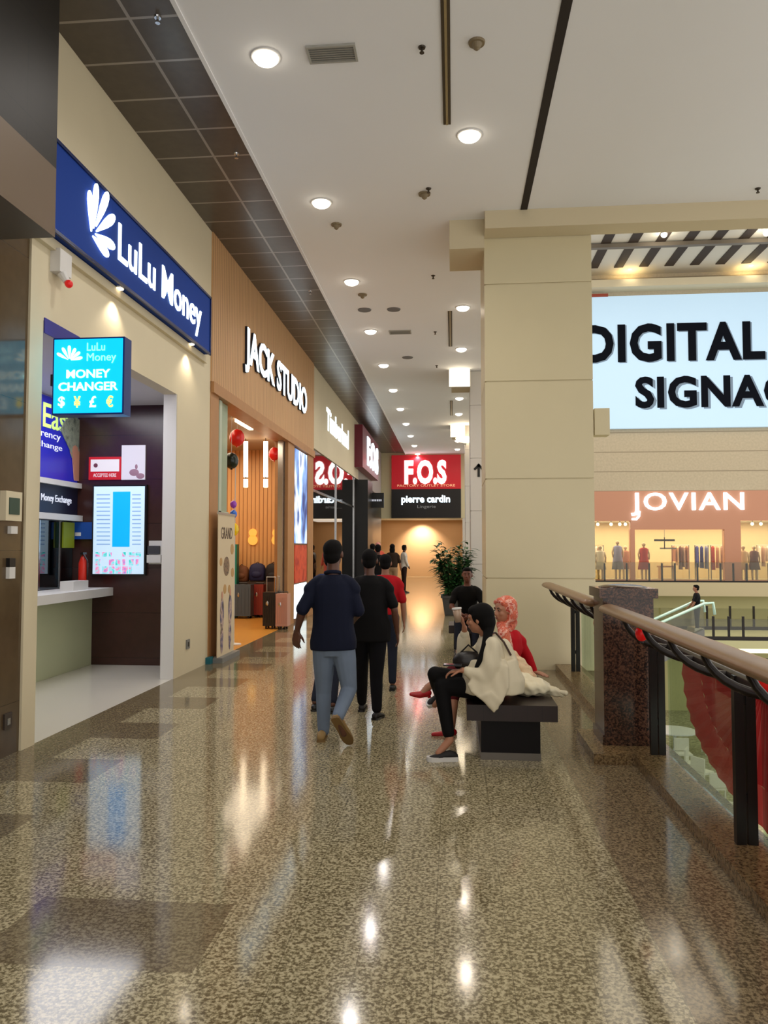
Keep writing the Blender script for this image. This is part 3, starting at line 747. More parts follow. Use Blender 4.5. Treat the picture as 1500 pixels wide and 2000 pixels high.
tag(boxo('display_stand', (W(449,1060,Y=17.8).x, W(464,1060,Y=17.8).x, 17.74, 17.93, 0.0, W(455,1063,Y=17.8).z), mat('stand_teal', (20,130,110), 0.4)), 'tall teal display stand behind the grey-blue suitcase', 'stand')
for px in (494, 540):
    p = W(px, 1047, Y=18.28)
    t = empty('wall_ornament', p, 'gold wall ornament on orange slat wall, %s' % ('left' if px < 500 else 'right'), 'ornament', 'gold ornaments on the slat wall')
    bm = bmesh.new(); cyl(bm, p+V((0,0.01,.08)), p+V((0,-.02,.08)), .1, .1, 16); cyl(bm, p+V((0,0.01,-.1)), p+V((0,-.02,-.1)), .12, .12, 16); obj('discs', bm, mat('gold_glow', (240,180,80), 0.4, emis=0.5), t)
p = W(456, 1004, Y=12.6); bm = bmesh.new(); cyl(bm, (p.x, 12.69, 0.015), (p.x, 12.69, 3.0), .008, .008, 8); cyl(bm, (p.x, 12.69, 0), (p.x, 12.69, .015), .12, .12, 16)
for zz, yb in ((W(456,985,Y=12.6).z, 12.6), (p.z, 12.6), (W(455,1034,Y=12.7).z, 12.7)): bx(bm, p.x-.006, p.x+.006, yb-.02, 12.69+.02, zz-.006, zz+.006)
tag(obj('balloon_stand', bm, M_white), 'thin white pole holding the purple, blue and yellow balloons', 'stand')
# luggage
def suitcase(px0, px1, pytop, y, col, label, dep=0.3, handle=False, rz=0.0, ribs=5):
    a = W(px0, 1200, Y=y); b = W(px1, 1200, Y=y); top = W(px0, pytop, Y=y).z
    w2 = (b.x-a.x)/2; h = top; cx = (a.x+b.x)/2
    t = empty('suitcase', (cx, y+dep/2, 0), label, 'suitcase', 'suitcases in the wooden shop')
    m = mat('case_%d_%d_%d' % col, col, 0.35)
    boxo('shell', (cx-w2, cx+w2, y, y+dep, 0.06, h), m, t, bevel=0.035)
    bm = bmesh.new()
    for i in range(ribs):
        xx = cx-w2*0.75+1.5*w2*i/(ribs-1); bx(bm, xx-.008, xx+.008, y-0.008, y+0.004, 0.12, h-0.08)
    obj('ribs', bm, m, t)
    for sx in (-1, 1):
        for yy in (y+.05, y+dep-.05):
            bm = bmesh.new(); cyl(bm, (cx+sx*(w2-.06)-.015, yy, .03), (cx+sx*(w2-.06)+.015, yy, .03), .03, .03, 12); obj('wheel', bm, M_black, t)
    bm = bmesh.new(); z = h+(0.3 if handle else 0.03)
    tube(bm, [(cx-.09, y+dep*.6, h-.01), (cx-.09, y+dep*.6, z), (cx+.09, y+dep*.6, z), (cx+.09, y+dep*.6, h-.01)], .012, 6); obj('handle', bm, M_chrome if handle else M_black, t)
    bm = bmesh.new(); ell(bm, (cx-w2*.3, y-.004, h*.7), ((.03,0,0),(0,.006,0),(0,0,.05))); obj('badge', bm, M_chrome, t)
suitcase(452, 489, 1142, 17.3, (78,92,104), 'grey-blue hard-shell suitcase, leftmost of the row')
suitcase(493, 514, 1142, 17.6, (140,50,44), 'red hard-shell suitcase between the grey-blue and the black one')
suitcase(513, 537, 1157, 15.15, (26,24,26), 'black suitcase at the shop entrance, left of the pink-fronted one', handle=True)
suitcase(538, 561, 1160, 15.1, (190,140,124), 'pink suitcase with ribbed front, rightmost at the shop entrance')
boxo_p = (M_black,)
def bag(px, py, y, w2, h, col, label):
    p = W(px, py, Y=y)
    t = empty('backpack', p-V((0,0,h/2)), label, 'backpack', 'backpacks above the suitcases')
    bm = bmesh.new(); loft(bm, [[bm.verts.new(p+V((w2*k*math.copysign(abs(math.cos(2*PI*i/20))**.6, math.cos(2*PI*i/20)), .12*k*math.copysign(abs(math.sin(2*PI*i/20))**.6, math.sin(2*PI*i/20)), h*(u-.5)))) for i in range(20)] for u, k in ((0,.85),(.06,.97),(.45,1),(.7,.96),(.88,.8),(.97,.5),(1,.25))]); obj('bag', bm, mat('bag_%d_%d_%d' % col, col, 0.7, noise=0.2, nscale=12), t, smooth=True)
    bm = bmesh.new(); ell(bm, p+V((0,-.09,-h*.15)), ((w2*.7,0,0),(0,.06,0),(0,0,h*.22)), 12, 8); obj('pocket', bm, mat('bag_%d_%d_%d' % col, col), t, smooth=True)
    bm = bmesh.new(); tube(bm, [p+V((-.05,0,h*.47)), p+V((0,0,h*.56)), p+V((.05,0,h*.47))], .01, 6); obj('loop', bm, M_black, t)
# low display plinth carrying the backpacks
tag(boxo('display_plinth', (W(452,1100,Y=17.95).x, W(552,1100,Y=17.95).x, 17.95, 18.25, 0, W(500,1136,Y=18).z), mat('plinth', (70,54,44), 0.5)), 'low dark display plinth against the orange slat wall', 'plinth')
bag(503, 1117, 18.08, .2, .42, (34,34,74), 'navy backpack on the plinth, middle one'); bag(534, 1119, 18.08, .19, .46, (30,22,24), 'black backpack on the plinth, rightmost'); bag(472, 1120, 18.08, .18, .38, (120,72,40), 'tan brown backpack on the plinth, leftmost')

# ================================================================== THIRD SHOP
struct('wall_left', box(-3.72, -3.45, 18.65, 27.7, 4.1, 6.17), M_beige)
t = empty('shop_sign', (-3.42, 22.7, 4.9), 'glowing white lettering on the beige fascia', 'sign')
a = W(641, 820, X=-3.40); b = W(683, 850, X=-3.40)
lettering('Timberland', (-3.45, a.y, 4.85), YP, ZP, b.y-a.y, 0.62, 0.02, M_lit, t, bold=0.02)
t = empty('shop_window', (-3.5, 22.6, 0.08), 'wide reflective shop window beyond the poster column mirroring the red sign', 'window')
for y0, y1 in ((18.7, 22.5), (22.56, 26.6)): boxo('pane', (-3.50, -3.48, y0, y1, 0.1, 4.08), M_glassmir, t)
for yy in (18.65, 22.5, 26.6): boxo('mullion', (-3.53, -3.45, yy, yy+.06, 0.1, 4.1), M_chrome, t)
boxo('sill', (-3.55, -3.45, 18.65, 26.66, 0, 0.1), M_chrome, t); boxo('transom', (-3.53, -3.46, 18.72, 26.6, 3.02, 3.08), M_chrome, t)
struct('wall_window_shop', box(-7.0, -6.9, 18.65, 27.0, 0, 4.1), mat('dark_wood', (110,76,50), 0.4, noise=0.2, nscale=2))
struct('wall_window_shop_end', box(-6.9, -3.72, 26.7, 26.95, 0, 4.1), M_woodplain); struct('ceiling_window_shop', box(-6.9, -3.72, 18.65, 26.7, 4.0, 4.1), mat('grey_ceiling', (110,104,100), 0.6))
lamp('window_shop_light', 'AREA', (-5.0, 22.5, 3.9), 70, WARM, size=1.5, size_y=5)
t = empty('light_box_poster', (-3.6, 25.6, 0.4), 'pale blue glowing poster inside the far end of the reflective shop window', 'poster')
boxo('frame', (-3.66, -3.58, 24.6, 26.5, 0.0, 2.6), M_chrome, t); boxo('photo', (-3.58, -3.565, 24.7, 26.4, 0.5, 2.5), patches('blue_poster', [(60,90,120), (180,210,220), (110,160,190)], 3, 0.4, emis=0.7), t)
for k in range(3):
    p = V((-5.2, 20.3+1.9*k, 0)); t = empty('display_table', p, 'display table with shoes inside the reflective shop, %s' % ('near', 'middle', 'far')[k], 'table', 'tables in the reflective shop')
    boxo('top', (p.x-.5, p.x+.5, p.y-.5, p.y+.5, .76, .82), M_woodplain, t)
    for sx in (-1, 1):
        for sy in (-1, 1): boxo('leg', (p.x+sx*.45-.03, p.x+sx*.45+.03, p.y+sy*.45-.03, p.y+sy*.45+.03, 0, .76), M_black, t)
# ================================================================== beyond: dark shop, red projecting sign
struct('wall_left', box(-3.72, -3.45, 27.7, 36.6, 4.05, 6.17), mat('grey_wall', (150,144,136), 0.6))
bm = box(-3.72, -3.02, 27.0, 28.6, 0, 4.04); bx(bm, -3.72, -3.45, 28.6, 36.6, 0, 4.04)
struct('wall_left', bm, M_black)
t = empty('shop_sign', (-3.3, 29.4, 4.5), 'dark red angled shop sign with glowing white letters above the black shop front', 'sign')
boxo('board', (-3.45, -3.16, 26.6, 32.2, 4.45, 5.95), mat('plum_red', (96,16,34), 0.35, emis=0.1), t)
lettering('F.O.S', (-3.16, 28.0, 4.65), YP, ZP, 4.0, 1.1, 0.03, M_lit, t, bold=0.05)
t = empty('projecting_sign', W(736, 992, Y=28.5), 'small black projecting box sign with faint white word beside black shop front', 'sign')
a, b = W(723, 963, Y=28.5), W(750, 992, Y=28.5)
boxo('box', (a.x, b.x, 28.4, 28.52, b.z, a.z), M_black, t, bevel=0.01); boxo('arm', (-3.02, a.x+.01, 28.44, 28.48, a.z-.1, a.z-.05), M_black, t)
q = W(726, 979, Y=28.4); bm = bmesh.new()
for k in range(6): bx(bm, q.x+.065*k, q.x+.065*k+.04, 28.392, 28.402, q.z, q.z+.07)
obj('faint_word', bm, mat('poster_white', (220,225,240)), t)
# ================================================================== END OF GALLERY
struct('wall_end', box(-3.72, 0.62, 36.6, 36.9, 3.03, 6.4), mat('end_beige', (206,196,160), 0.6))
struct('wall_left', box(-4.4, -4.3, 36.9, 44.2, 0, 3.2), mat('end_cream', (206,190,140), 0.6))
struct('wall_end', box(-4.4, 2.4, 44.0, 44.2, 0, 3.2), mat('end_tan', (200,156,112), 0.6))
struct('wall_right', box(1.8, 2.0, 38.05, 44.0, 0, 3.2), mat('end_cream', (206,190,140)))
struct('ceiling_end', box(-4.4, 2.0, 36.9, 44.2, 3.2, 3.35), M_ceil)
struct('floor', box(-4.4, -3.47, 36.6, 44.2, -0.3, -0.001), M_floor)
lamp('wash_light', 'SPOT', (-1.8, 43.1, 3.15), 480, (1.0, 0.88, 0.72), rot=(math.radians(25), 0, 0), size=0.05, spot=1.9, blend=0.9)
lamp('end_light', 'AREA', (-1.5, 40.4, 3.1), 75, (1.0, 0.88, 0.72), size=4.6, size_y=6.4)
t = empty('wall_sign', (-1.3, 36.45, 3.04), 'large hanging double sign at gallery end, red panel above black panel', 'sign')
boxo('red_panel', (-2.94, 0.355, 36.48, 36.6, 4.42, 6.04), M_redlit, t)
boxo('black_panel', (-2.94, 0.355, 36.48, 36.6, 3.04, 4.41), mat('panel_black', (22,18,18), 0.35), t)
def ltr(body, x0, y0, x1, y1, m, bold, name='lettering', dep=0.05, Y=36.48):
    a, b = W(x0, y1, Y=Y), W(x1, y0, Y=Y)
    lettering(body, (a.x, Y, a.z), XP, ZP, b.x-a.x, b.z-a.z, dep, m, t, bold=bold, name=name)
ltr('F.O.S', 790, 898, 872, 946, mat('fos_white', (255,250,250), 0.5, emis=1.8), 0.045)
ltr('FACTORY OUTLET STORE', 776, 945.5, 889, 951, mat('fos_tan', (226,170,130), 0.5, emis=0.5), 0.01, 'subtitle', 0.02)
ltr('pierre cardin', 784, 967, 879, 986, mat('pc_white', (225,245,255), 0.5, emis=1.8), 0.03)
ltr('Lingerie', 815, 986.5, 851, 994, mat('pc_grey', (130,130,130), 0.5, emis=0.3), 0.0, 'subtitle', 0.02)
# ================================================================== CURB, PIER, RAILINGS
bm = bmesh.new()
prof = [(1.34,-.0),(1.62,0),(1.62,.08),(1.34,.08)]
bx(bm, 1.34, 1.66, -3, 5.95, 0, .08); bx(bm, 1.04, 1.66, 5.95, 6.75, 0, .08); bx(bm, 1.34, 1.66, 6.75, 10.44, 0, .08)
struct('trim_19', bm, M_curb)
struct('trim_20', box(1.62, 1.70, -3, 38, -0.5, -0.001), M_beige)
struct('wall_slab_edge', box(1.90, 2.0, 10.5, 38, -0.6, 0.0), M_beige)
t = empty('granite_pier', (1.37, 6.42, .08), 'polished brown granite pier with rounded cap between the two railings', 'pier')
boxo('shaft', (1.17, 1.56, 6.22, 6.62, .16, 1.225), M_pier, t, bevel=0.006)
boxo('base', (1.155, 1.575, 6.205, 6.635, .08, .16), M_pier, t, bevel=0.006)
bm = bmesh.new(); 
for (z, g) in ((1.225,0.0),): bx(bm, 1.14, 1.59, 6.19, 6.65, 1.225, 1.30)
obj('cap', bm, M_pier, t, bevel=0.02)
bm = bmesh.new(); ell(bm, (1.365, 6.42, 1.295), ((.20,0,0),(0,.20,0),(0,0,.035)), 20, 8); obj('dome', bm, M_pier, t, smooth=True)

def railing(y0, y1, posts, label, gap=0.58, start_curve=True):
    t = empty('railing', (1.5, y0, .08), label, 'railing')
    bm = bmesh.new()
    # wide flattened wooden handrail with rounded ends
    n = 16; ys = [y0, y0+.02, y0+.06] + [y0+.06+(y1-y0-.12)*i/6 for i in range(1, 6)] + [y1-.06, y1-.02, y1]
    sc_ = [.35, .8, 1.0]+[1]*5+[1.0, .8, .35]
    loft(bm, [ring(bm, (1.185, yy, 1.152), XP, ZP, .078*s, .037*s, n) for yy, s in zip(ys, sc_)])
    obj('handrail', bm, M_rail, t, smooth=True)
    bm = bmesh.new(); tube(bm, [(1.5, max(y0, min(posts)-.25) if y0 > 0 else y0, .93), (1.5, y1-.12, .93)], .035, 10); obj('lower_rail', bm, M_blackm, t, smooth=True)
    for i, py in enumerate(posts):
        bm = box(1.458, 1.507, py-.022, py+.022, .08, .95); bx(bm, 1.517, 1.566, py-.022, py+.022, .08, .95); bx(bm, 1.50, 1.525, py-.012, py+.012, .3, .34); bx(bm, 1.50, 1.525, py-.012, py+.012, .8, .84)
        obj('post', bm, M_blackm, t, bevel=0.003)
    # curved arms from the dark rail up to the wooden one
    yy = y0+.10; k = 0
    while yy < y1-.05:
        bm = bmesh.new(); pts = []
        for j in range(9):
            u = j/8; pts.append((1.5-.30*math.sin(u*PI/2), yy+.16*u if y1 > 6.5 and y0 > 6 else yy+.10*u, .925+.21*(1-math.cos(u*PI/2))+.0))
        tube(bm, pts, [.026-.010*(j/8) for j in range(9)], 8); obj('curved_arm', bm, M_blackm, t, smooth=True)
        bm = None; yy += gap; k += 1
    return t
r1 = railing(0.2, 6.12, [5.97, 4.23, 2.45, 0.7], 'near railing, thick wooden handrail on dark posts running from granite pier to the right edge')
pp = [0.25, 2.45, 4.23, 5.97]
for a, b in zip(pp, pp[1:]): boxo('glass_panel', (1.58, 1.592, a+.05, b-.05, .09, .90), M_glass, r1)
r2 = railing(6.68, 9.95, [9.85, 8.2], 'far railing, short wooden handrail with curved dark arms between granite pier and beige pillar')
for a, b in ((6.75, 8.15), (8.25, 9.8)): boxo('glass_panel', (1.58, 1.592, a, b, .09, .90), M_glass, r2)
# bunting: half rosettes of red cloth hung outside the glass
def bunting(yc, r, ztop, label):
    bm = bmesh.new(); n = 48; x = 1.64
    t = empty('bunting', (x, yc, ztop-r*.8), label, 'bunting')
    H_ = .78
    def arc(r0, r1, amp):
        bm = bmesh.new(); a = []; b = []
        for i in range(n+1):
            an = PI*i/n; f = amp*(1 if i % 2 else -1)
            a.append(bm.verts.new((x+f*.3, yc+r0*math.cos(an), ztop-r0/r*H_*abs(math.sin(an))**.7))); b.append(bm.verts.new((x+f, yc+r1*math.cos(an), ztop-r1/r*H_*abs(math.sin(an))**.7)))
        for i in range(n): bm.faces.new((a[i], a[i+1], b[i+1], b[i]))
        bmesh.ops.solidify(bm, geom=bm.faces[:], thickness=.004); return bm
    obj('pleated_fan', arc(.1, r*.72, .005), M_red, t); obj('border', arc(r*.72, r, .007), mat('red_light', (200,90,84), 0.7, sheen=.2), t)
    boxo('heading', (x-.01, x+.01, yc-r, yc+r, ztop-.10, ztop+.01), mat('red_dark', (200,16,30), .6), t)
bunting(4.27, 1.50, .90, 'large red cloth bunting fan hanging outside the near railing glass')
bunting(8.2, 1.1, .92, 'small red bunting fan with pale border on the far railing')
bunting(1.2, 1.50, .90, 'red cloth bunting fan at the right edge beyond the double post')
def lantern(p, label):
    t = empty('lantern', p-V((0,0,.06)), label, 'lantern', 'small red lanterns on the railing')
    bm = bmesh.new(); ell(bm, p, ((.042,0,0),(0,.042,0),(0,0,.055)), 16, 12); obj('globe', bm, mat('lantern_red', (214,20,20), .3, emis=.12), t, smooth=True)
    bm = bmesh.new(); cyl(bm, p+V((0,0,.05)), p+V((0,0,.10)), .004, .004, 5); cyl(bm, p-V((0,0,.05)), p-V((0,0,.065)), .014, .014, 8); obj('hook', bm, M_black, t)
lantern(W(1253, 1237, Y=5.35), 'small red lantern hanging beside the post next to the granite pier')
lantern(W(1499, 1330, Y=3.6), 'small red lantern at right edge under the wooden handrail')

# ================================================================== BENCHES AND PLANT
def bench(x0, x1, y0, y1, label):
    t = empty('bench', ((x0+x1)/2, (y0+y1)/2, 0), label, 'bench', 'dark wooden gallery benches')
    m = striped('bench_wood', 'X', .11, .004, 0, (34,18,15), (14,8,7), rough=.42) if 'bench_wood' not in MC else MC['bench_wood']
    MC['bench_wood'] = m
    boxo('seat', (x0, x1, y0, y1, .31, .43), m, t, bevel=0.012)
    w_ = (x1-x0)
    boxo('block', (x0+w_*.16, x1-w_*.18, y0+.08, y1-.08, .055, .31), mat('bench_dark', (11,6,8), .45, spec=.2), t, bevel=.01)
    boxo('plinth', (x0+w_*.155, x1-w_*.175, y0+.075, y1-.075, 0, .055), mat('bench_steel', (110,104,96), .3, metal=.5), t)
bench(.095, .775, 5.93, 7.40, 'dark wooden block bench in front, two women seated on it')
bench(-.08, .40, 11.9, 12.55, 'smaller dark bench behind, under the seated man in black')
# plant
t = empty('potted_plant', (.0, 18.78, 0), 'leafy green plant in square grey pot before the whitish second pillar', 'plant')
m = mat('pot_grey', (66,66,64), .6)
bm = bmesh.new(); rs = []
for z, r in ((0,.26),(.02,.27),(.42,.33),(.42,.36),(.48,.36),(.48,.31),(.44,.30)):
    rs.append([bm.verts.new((.05+sx*r, 18.78+sy*r, z)) for sx, sy in ((-1,-1),(1,-1),(1,1),(-1,1))])
loft(bm, rs); obj('pot', bm, m, t, bevel=.006)
random.seed(11)
bm = bmesh.new(); bs = bmesh.new()
def leaf(bm, p, d, L, wd):
    d = d.normalized(); s = d.cross(ZP).normalized() if abs(d.z) < .98 else XP
    nrm = s.cross(d).normalized(); pts = []
    prev = None
    for j in range(6):
        u = j/5; c = p+d*(L*u)-ZP*(L*.45*u*u); ww = wd*math.sin(PI*(.08+.9*u))
        a, b, mid = bm.verts.new(c-s*ww), bm.verts.new(c+s*ww), bm.verts.new(c-nrm*ww*.25)
        if prev: bm.faces.new((prev[0], prev[2], mid, a)); bm.faces.new((prev[2], prev[1], b, mid))
        prev = (a, b, mid)
for k in range(60):
    an = random.uniform(0, 2*PI); r0 = random.uniform(0, .16); h = random.uniform(.55, 1.15)
    base = V((.02+r0*math.cos(an), 18.68+r0*math.sin(an), .44)); top = base+V((.27*math.cos(an), .22*math.sin(an), h))
    tube(bs, [base, base.lerp(top, .5)+V((.02,0,.02)), top], [.014, .011, .005], 6)
    for q in range(17):
        u = .12+.88*q/14; p = base.lerp(top, u); a2 = random.uniform(0, 2*PI)
        leaf(bm, p, V((math.cos(a2), math.sin(a2), random.uniform(.1, 1.0))), random.uniform(.20, .34), .042)
obj('stems', bs, mat('stem_green', (60,90,40), .6), t); obj('leaves', bm, mat('leaf_green', (42,84,40), .45, noise=.5, nscale=9), t, smooth=True)

# ================================================================== ATRIUM: far side
YF = 38.0
struct('wall_far', box(1.9, 19, YF+4.5, YF+4.7, -6, 15), M_beige)
bm = box(5.0, 19, YF, YF+.4, 4.36, 15.0); struct('wall_far', bm, striped('far_wall_panels', 'Z', .95, .05, 4.36, (186,172,146), (150,136,112), rough=.6))
struct('floor_upper', box(1.9, 19, YF-1.1, YF+4.5, -.62, .02), mat('slab_beige', (196,182,146), .5))
bm = bmesh.new(); bx(bm, 2, 19, 10.44, YF+.4, 15.0, 15.2); struct('ceiling_atrium', bm, mat('atrium_ceiling', (206,200,186), .6))
bm = bmesh.new()
for k in range(12):
    x = 6.5+1.17*k; bx(bm, x, x+.42, 30.2, 36.9, 14.965, 15.0)
struct('trim_21', bm, mat('slot_brown', (52,38,26), .7))
struct('trim_22', box(5.5, 19, 33.85, 34.1, 14.78, 14.95), mat('track_grey', (110,100,86), .5))
struct('trim_23', box(5.0, 19, 37.2, 38, 14.15, 14.5), M_beige)
for i, (px, py, l) in enumerate(((1297,458,'small bright spotlight on far atrium ceiling, upper one above the digital screen'), (1230,522,'small bright wall washer above the digital screen, left'), (1467,515,'small bright wall washer above the digital screen, right'), (1497,455,'small bright spotlight on far atrium ceiling at right edge'))):
    p = W(px, py, Y=33 if py < 500 else 37.3)
    t = empty('spotlight', p, l, 'spotlight', 'spotlights on the atrium ceiling')
    bm = bmesh.new(); sph(bm, p, .13, 14, 10); obj('lens', bm, M_lamp, t, smooth=True)
    bm = bmesh.new(); cyl(bm, p+V((0,0,.08)), (p.x, p.y, min(14.96, p.z+.5) if py < 500 else p.z+.3), .05, .05, 8); obj('stem', bm, M_grey, t)
    if py > 500: lamp('wash', 'SPOT', p+V((0,-.1,-.15)), 300, (1,.85,.55), rot=(math.radians(18), 0, 0), size=.1, parent=t, spot=2.0, blend=1)
    else: lamp('wash', 'POINT', p-V((0,0,.25)), 20, (1,.9,.7), size=.1, parent=t)
# digital screen
t = empty('digital_screen', (11, 37.8, 7.4), 'giant pale blue wall screen reading DIGITAL SIGNAGE in black', 'screen')
boxo('panel', (5.8, 17.5, 37.75, 37.98, 7.38, 13.87), mat('screen_pale', (176,204,226), .5, emis=.42), t)
M_ink = mat('ink', (8,12,22), .8, spec=.1); M_ink2 = mat('ink_shadow', (110,130,150), .5, emis=.2)
def scr(body, x0, y0, x1, y1, m, bold, off=0, nm='lettering'):
    a, b = W(x0, y1, Y=37.75), W(x1, y0, Y=37.75)
    lettering(body, (a.x+off, 37.75+(0.002 if off else 0), a.z-off*.6), XP, ZP, b.x-a.x, b.z-a.z, .03 if not off else .02, m, t, bold=bold, name=nm, sep=1.08)
scr('DIGITAL', 1137, 626, 1493, 710, M_ink2, .035, .07, 'letter_shadow'); scr('DIGITAL', 1137, 626, 1493, 710, M_ink, .035)
scr('SIGNAGE', 1241, 729, 1596, 798, M_ink2, .035, .12, 'letter_shadow'); scr('SIGNAGE', 1241, 729, 1596, 798, M_ink, .035)
p = W(1157, 578, Y=37.7); tag(boxo('red_panel', (p.x-.5, p.x+.75, 37.7, 37.745, p.z-.05, p.z+.1), mat('tile_red', (150,60,40), .5)), 'thin red strip at top left corner of the digital screen', 'strip')
# JOVIAN shop
M_sal = mat('salmon', (196,140,112), .55)
bm = box(5.0, 19, YF-.02, YF+.3, 2.92, 4.36)
def wx(px, Y=YF): return W(px, 1060, Y=Y).x
def wz(py, Y=YF): return W(1300, py, Y=Y).z
bx(bm, wx(1232), wx(1415), YF-.02, YF+.3, 2.5, 2.92)
bx(bm, wx(1231), wx(1240), YF-.02, YF+.3, 0, 2.5); bx(bm, wx(1415), wx(1447), YF-.02, YF+.3, 0, 2.92)
struct('wall_shopfront', bm, M_sal)
struct('wall_shop_interior', box(3, 19, 42.0, 42.2, 0, 4.3), mat('shop_cream', (232,204,160), .6)); struct('ceiling_far_shop', box(3, 19, YF+.3, 42, 2.95, 3.05), M_white)
lamp('far_shop_light', 'AREA', (11, 40, 2.9), 560, (1.0, .88, .70), size=13, size_y=2.5)
t = empty('shop_sign', (11, 37.9, 3.1), 'glowing white letters on the salmon shopfront across the atrium', 'sign')
a, b = W(1233, 1019, Y=37.9), W(1453, 961, Y=37.9)
lettering('JOVIAN', (a.x, 37.95, a.z+.28), XP, ZP, b.x-a.x, b.z-a.z-.28, .07, M_lit, t, bold=.012, sep=1.12)
p = W(1238, 1010, Y=37.9); bm = bmesh.new(); tube(bm, [W(1249, 998, Y=37.9), W(1248, 1008, Y=37.9), W(1243, 1014, Y=37.9), W(1234, 1014, Y=37.9)], [.06,.06,.06,.05], 8); obj('letter_hook', bm, M_lit, t, smooth=True)
t = empty('shop_window', (9, 38, .02), 'large lit shop windows in the salmon shopfront', 'window')
for x0, x1 in ((5.2, wx(1230)), (wx(1241), wx(1414)), (wx(1448), 18.5)): boxo('pane', (x0, x1, YF+.1, YF+.13, .1, 2.9 if x0 != wx(1241) else 2.49), M_glassfar, t)
boxo('sill', (5.2, 18.5, YF+.05, YF+.2, .02, .1), M_sal, t)
def far_garment(px, col, z0, z1, wd, Y, bm=None): pass
M_gar = [mat('garment_%d' % i, c, .7) for i, c in enumerate([(60,60,150), (190,50,30), (230,190,150), (170,110,80), (200,160,140), (236,220,200), (110,70,60), (150,150,190)])]
random.seed(5)
def rack(px0, px1, Y, cols, label, z=1.75):
    x0, x1 = wx(px0, Y), wx(px1, Y)
    t = empty('clothes_rack', ((x0+x1)/2, Y, 0), label, 'clothes rack')
    bm = bmesh.new(); tube(bm, [(x0, Y, 0.03), (x0, Y, z), (x1, Y, z), (x1, Y, .03)], .03, 6); obj('frame', bm, M_chrome, t)
    n = max(3, int((x1-x0)/.16))
    for i in range(n):
        x = x0+.1+(x1-x0-.2)*i/(n-1); L = random.uniform(.8, 1.25); bm = bmesh.new()
        rs = [ring(bm, (x, Y, zz), XP, YP, .05*k, .24*k2, 8) for zz, k, k2 in ((z-.04, .4, .3), (z-.12, 1, .9), (z-.5, 1.1, .9), (z-L, 1.3, 1.1))]
        loft(bm, rs); tag(obj('garment', bm, M_gar[cols[i % len(cols)]], t), None, None)
    return t
rack(1357, 1383, 39.3, [0, 0, 7], 'clothes rack with blue and violet garments in the salmon shop window')
rack(1388, 1414, 39.5, [1, 2, 4, 1], 'clothes rack with red and peach garments right of the blue ones')
rack(1312, 1345, 40.2, [3, 2, 6, 4], 'clothes rack with brown garments in middle of the salmon-fronted shop')
rack(1160, 1178, 40.6, [5, 4], 'clothes rack behind the leftmost mannequin in salmon-fronted shop')
rack(1478, 1510, 39.9, [5, 4, 5], 'pale clothes rack at right edge of the salmon-fronted shop')
def mannequin(px, Y, col, label, h=1.75):
    x = wx(px, Y); t = empty('mannequin', (x, Y, .02), label, 'mannequin')
    bm = bmesh.new(); sph(bm, (x, Y, h-.12), .10, 12, 8); cyl(bm, (x, Y, h-.3), (x, Y, h-.15), .05, .05, 8)
    for s in (-1, 1): tube(bm, [(x+s*.09, Y, .05), (x+s*.1, Y, .45), (x+s*.09, Y, .85)], [.045,.055,.08], 8); tube(bm, [(x+s*.2, Y, h-.33), (x+s*.26, Y, h-.6), (x+s*.24, Y-.05, h-.85)], [.05,.045,.035], 8)
    obj('body', bm, mat('mannequin_skin', (214,186,150), .5), t, smooth=True)
    bm = bmesh.new(); loft(bm, [ring(bm, (x, Y, z), XP, YP, a, b, 14) for z, a, b in ((h-.27,.12,.08), (h-.34,.22,.12), (h-.65,.19,.13), (h-.95,.24,.17), (.55,.30,.2))]); obj('dress', bm, col, t, smooth=True)
    bm = bmesh.new(); cyl(bm, (x, Y, .02), (x, Y, .05), .2, .2, 16); obj('base', bm, M_chrome, t)
mannequin(1172, 38.9, M_gar[5], 'pale dressed mannequin at the far left of salmon shop window')
mannequin(1206, 39.2, M_gar[7], 'mannequin in grey-lilac garment in the left salmon shop window', 2.0)
mannequin(1221, 39.8, M_gar[3], 'mannequin in brown dress near left column of salmon shopfront')
mannequin(1257, 39.0, M_gar[1], 'mannequin in red dress just inside the salmon shop entrance', 1.9)
mannequin(1451, 38.9, M_gar[2], 'peach dressed mannequin right of the salmon shop entrance')
mannequin(1472, 39.1, M_gar[6], 'dark dressed mannequin at right window of salmon shopfront')
t = empty('hanging_sign', (wx(1300, 39.6), 39.6, wz(1055, 39.6)), 'small dark hanging sign bars in the middle of salmon-fronted shop', 'sign')
x = wx(1298, 39.6); z = wz(1057, 39.6); boxo('upper_bar', (x-.5, x+.5, 39.6, 39.65, z, z+.1), M_blackm, t); boxo('lower_bar', (x-.2, x+.6, 39.7, 39.75, z-.4, z-.32), M_grey, t); boxo('rod', (x-.02, x+.02, 39.6, 39.65, z-.4, z+.2), M_blackm, t); boxo('wire', (x-.01, x+.01, 39.62, 39.64, z+.2, 2.95), M_grey, t)
for i, (px, dx) in enumerate(((1168, 0), (1194, 0), (1211, 0), (1222, 0), (1470, 0), (1487, 0))):
    x = wx(px, 38.8); p = V((x, 38.8, 2.78)); t = empty('track_spotlight', p, 'tiny warm shop spotlight in salmon shop window, %s from the left' % ('first','second','third','fourth','fifth','sixth')[i], 'spotlight', 'shop spotlights in the salmon shop windows')
    bm = bmesh.new(); sph(bm, p, .08, 10, 8); obj('lens', bm, M_litw, t, smooth=True); boxo('stem', (x-.02, x+.02, 38.78, 38.82, 2.84, 2.95), M_grey, t)
t = empty('shop_counter', (wx(1300, 40.8), 40.8, .02), 'low brown display table in the middle of salmon-fronted shop', 'table')
boxo('top', (wx(1285, 40.8), wx(1316, 40.8), 40.5, 41.1, .62, .70), M_woodplain, t)
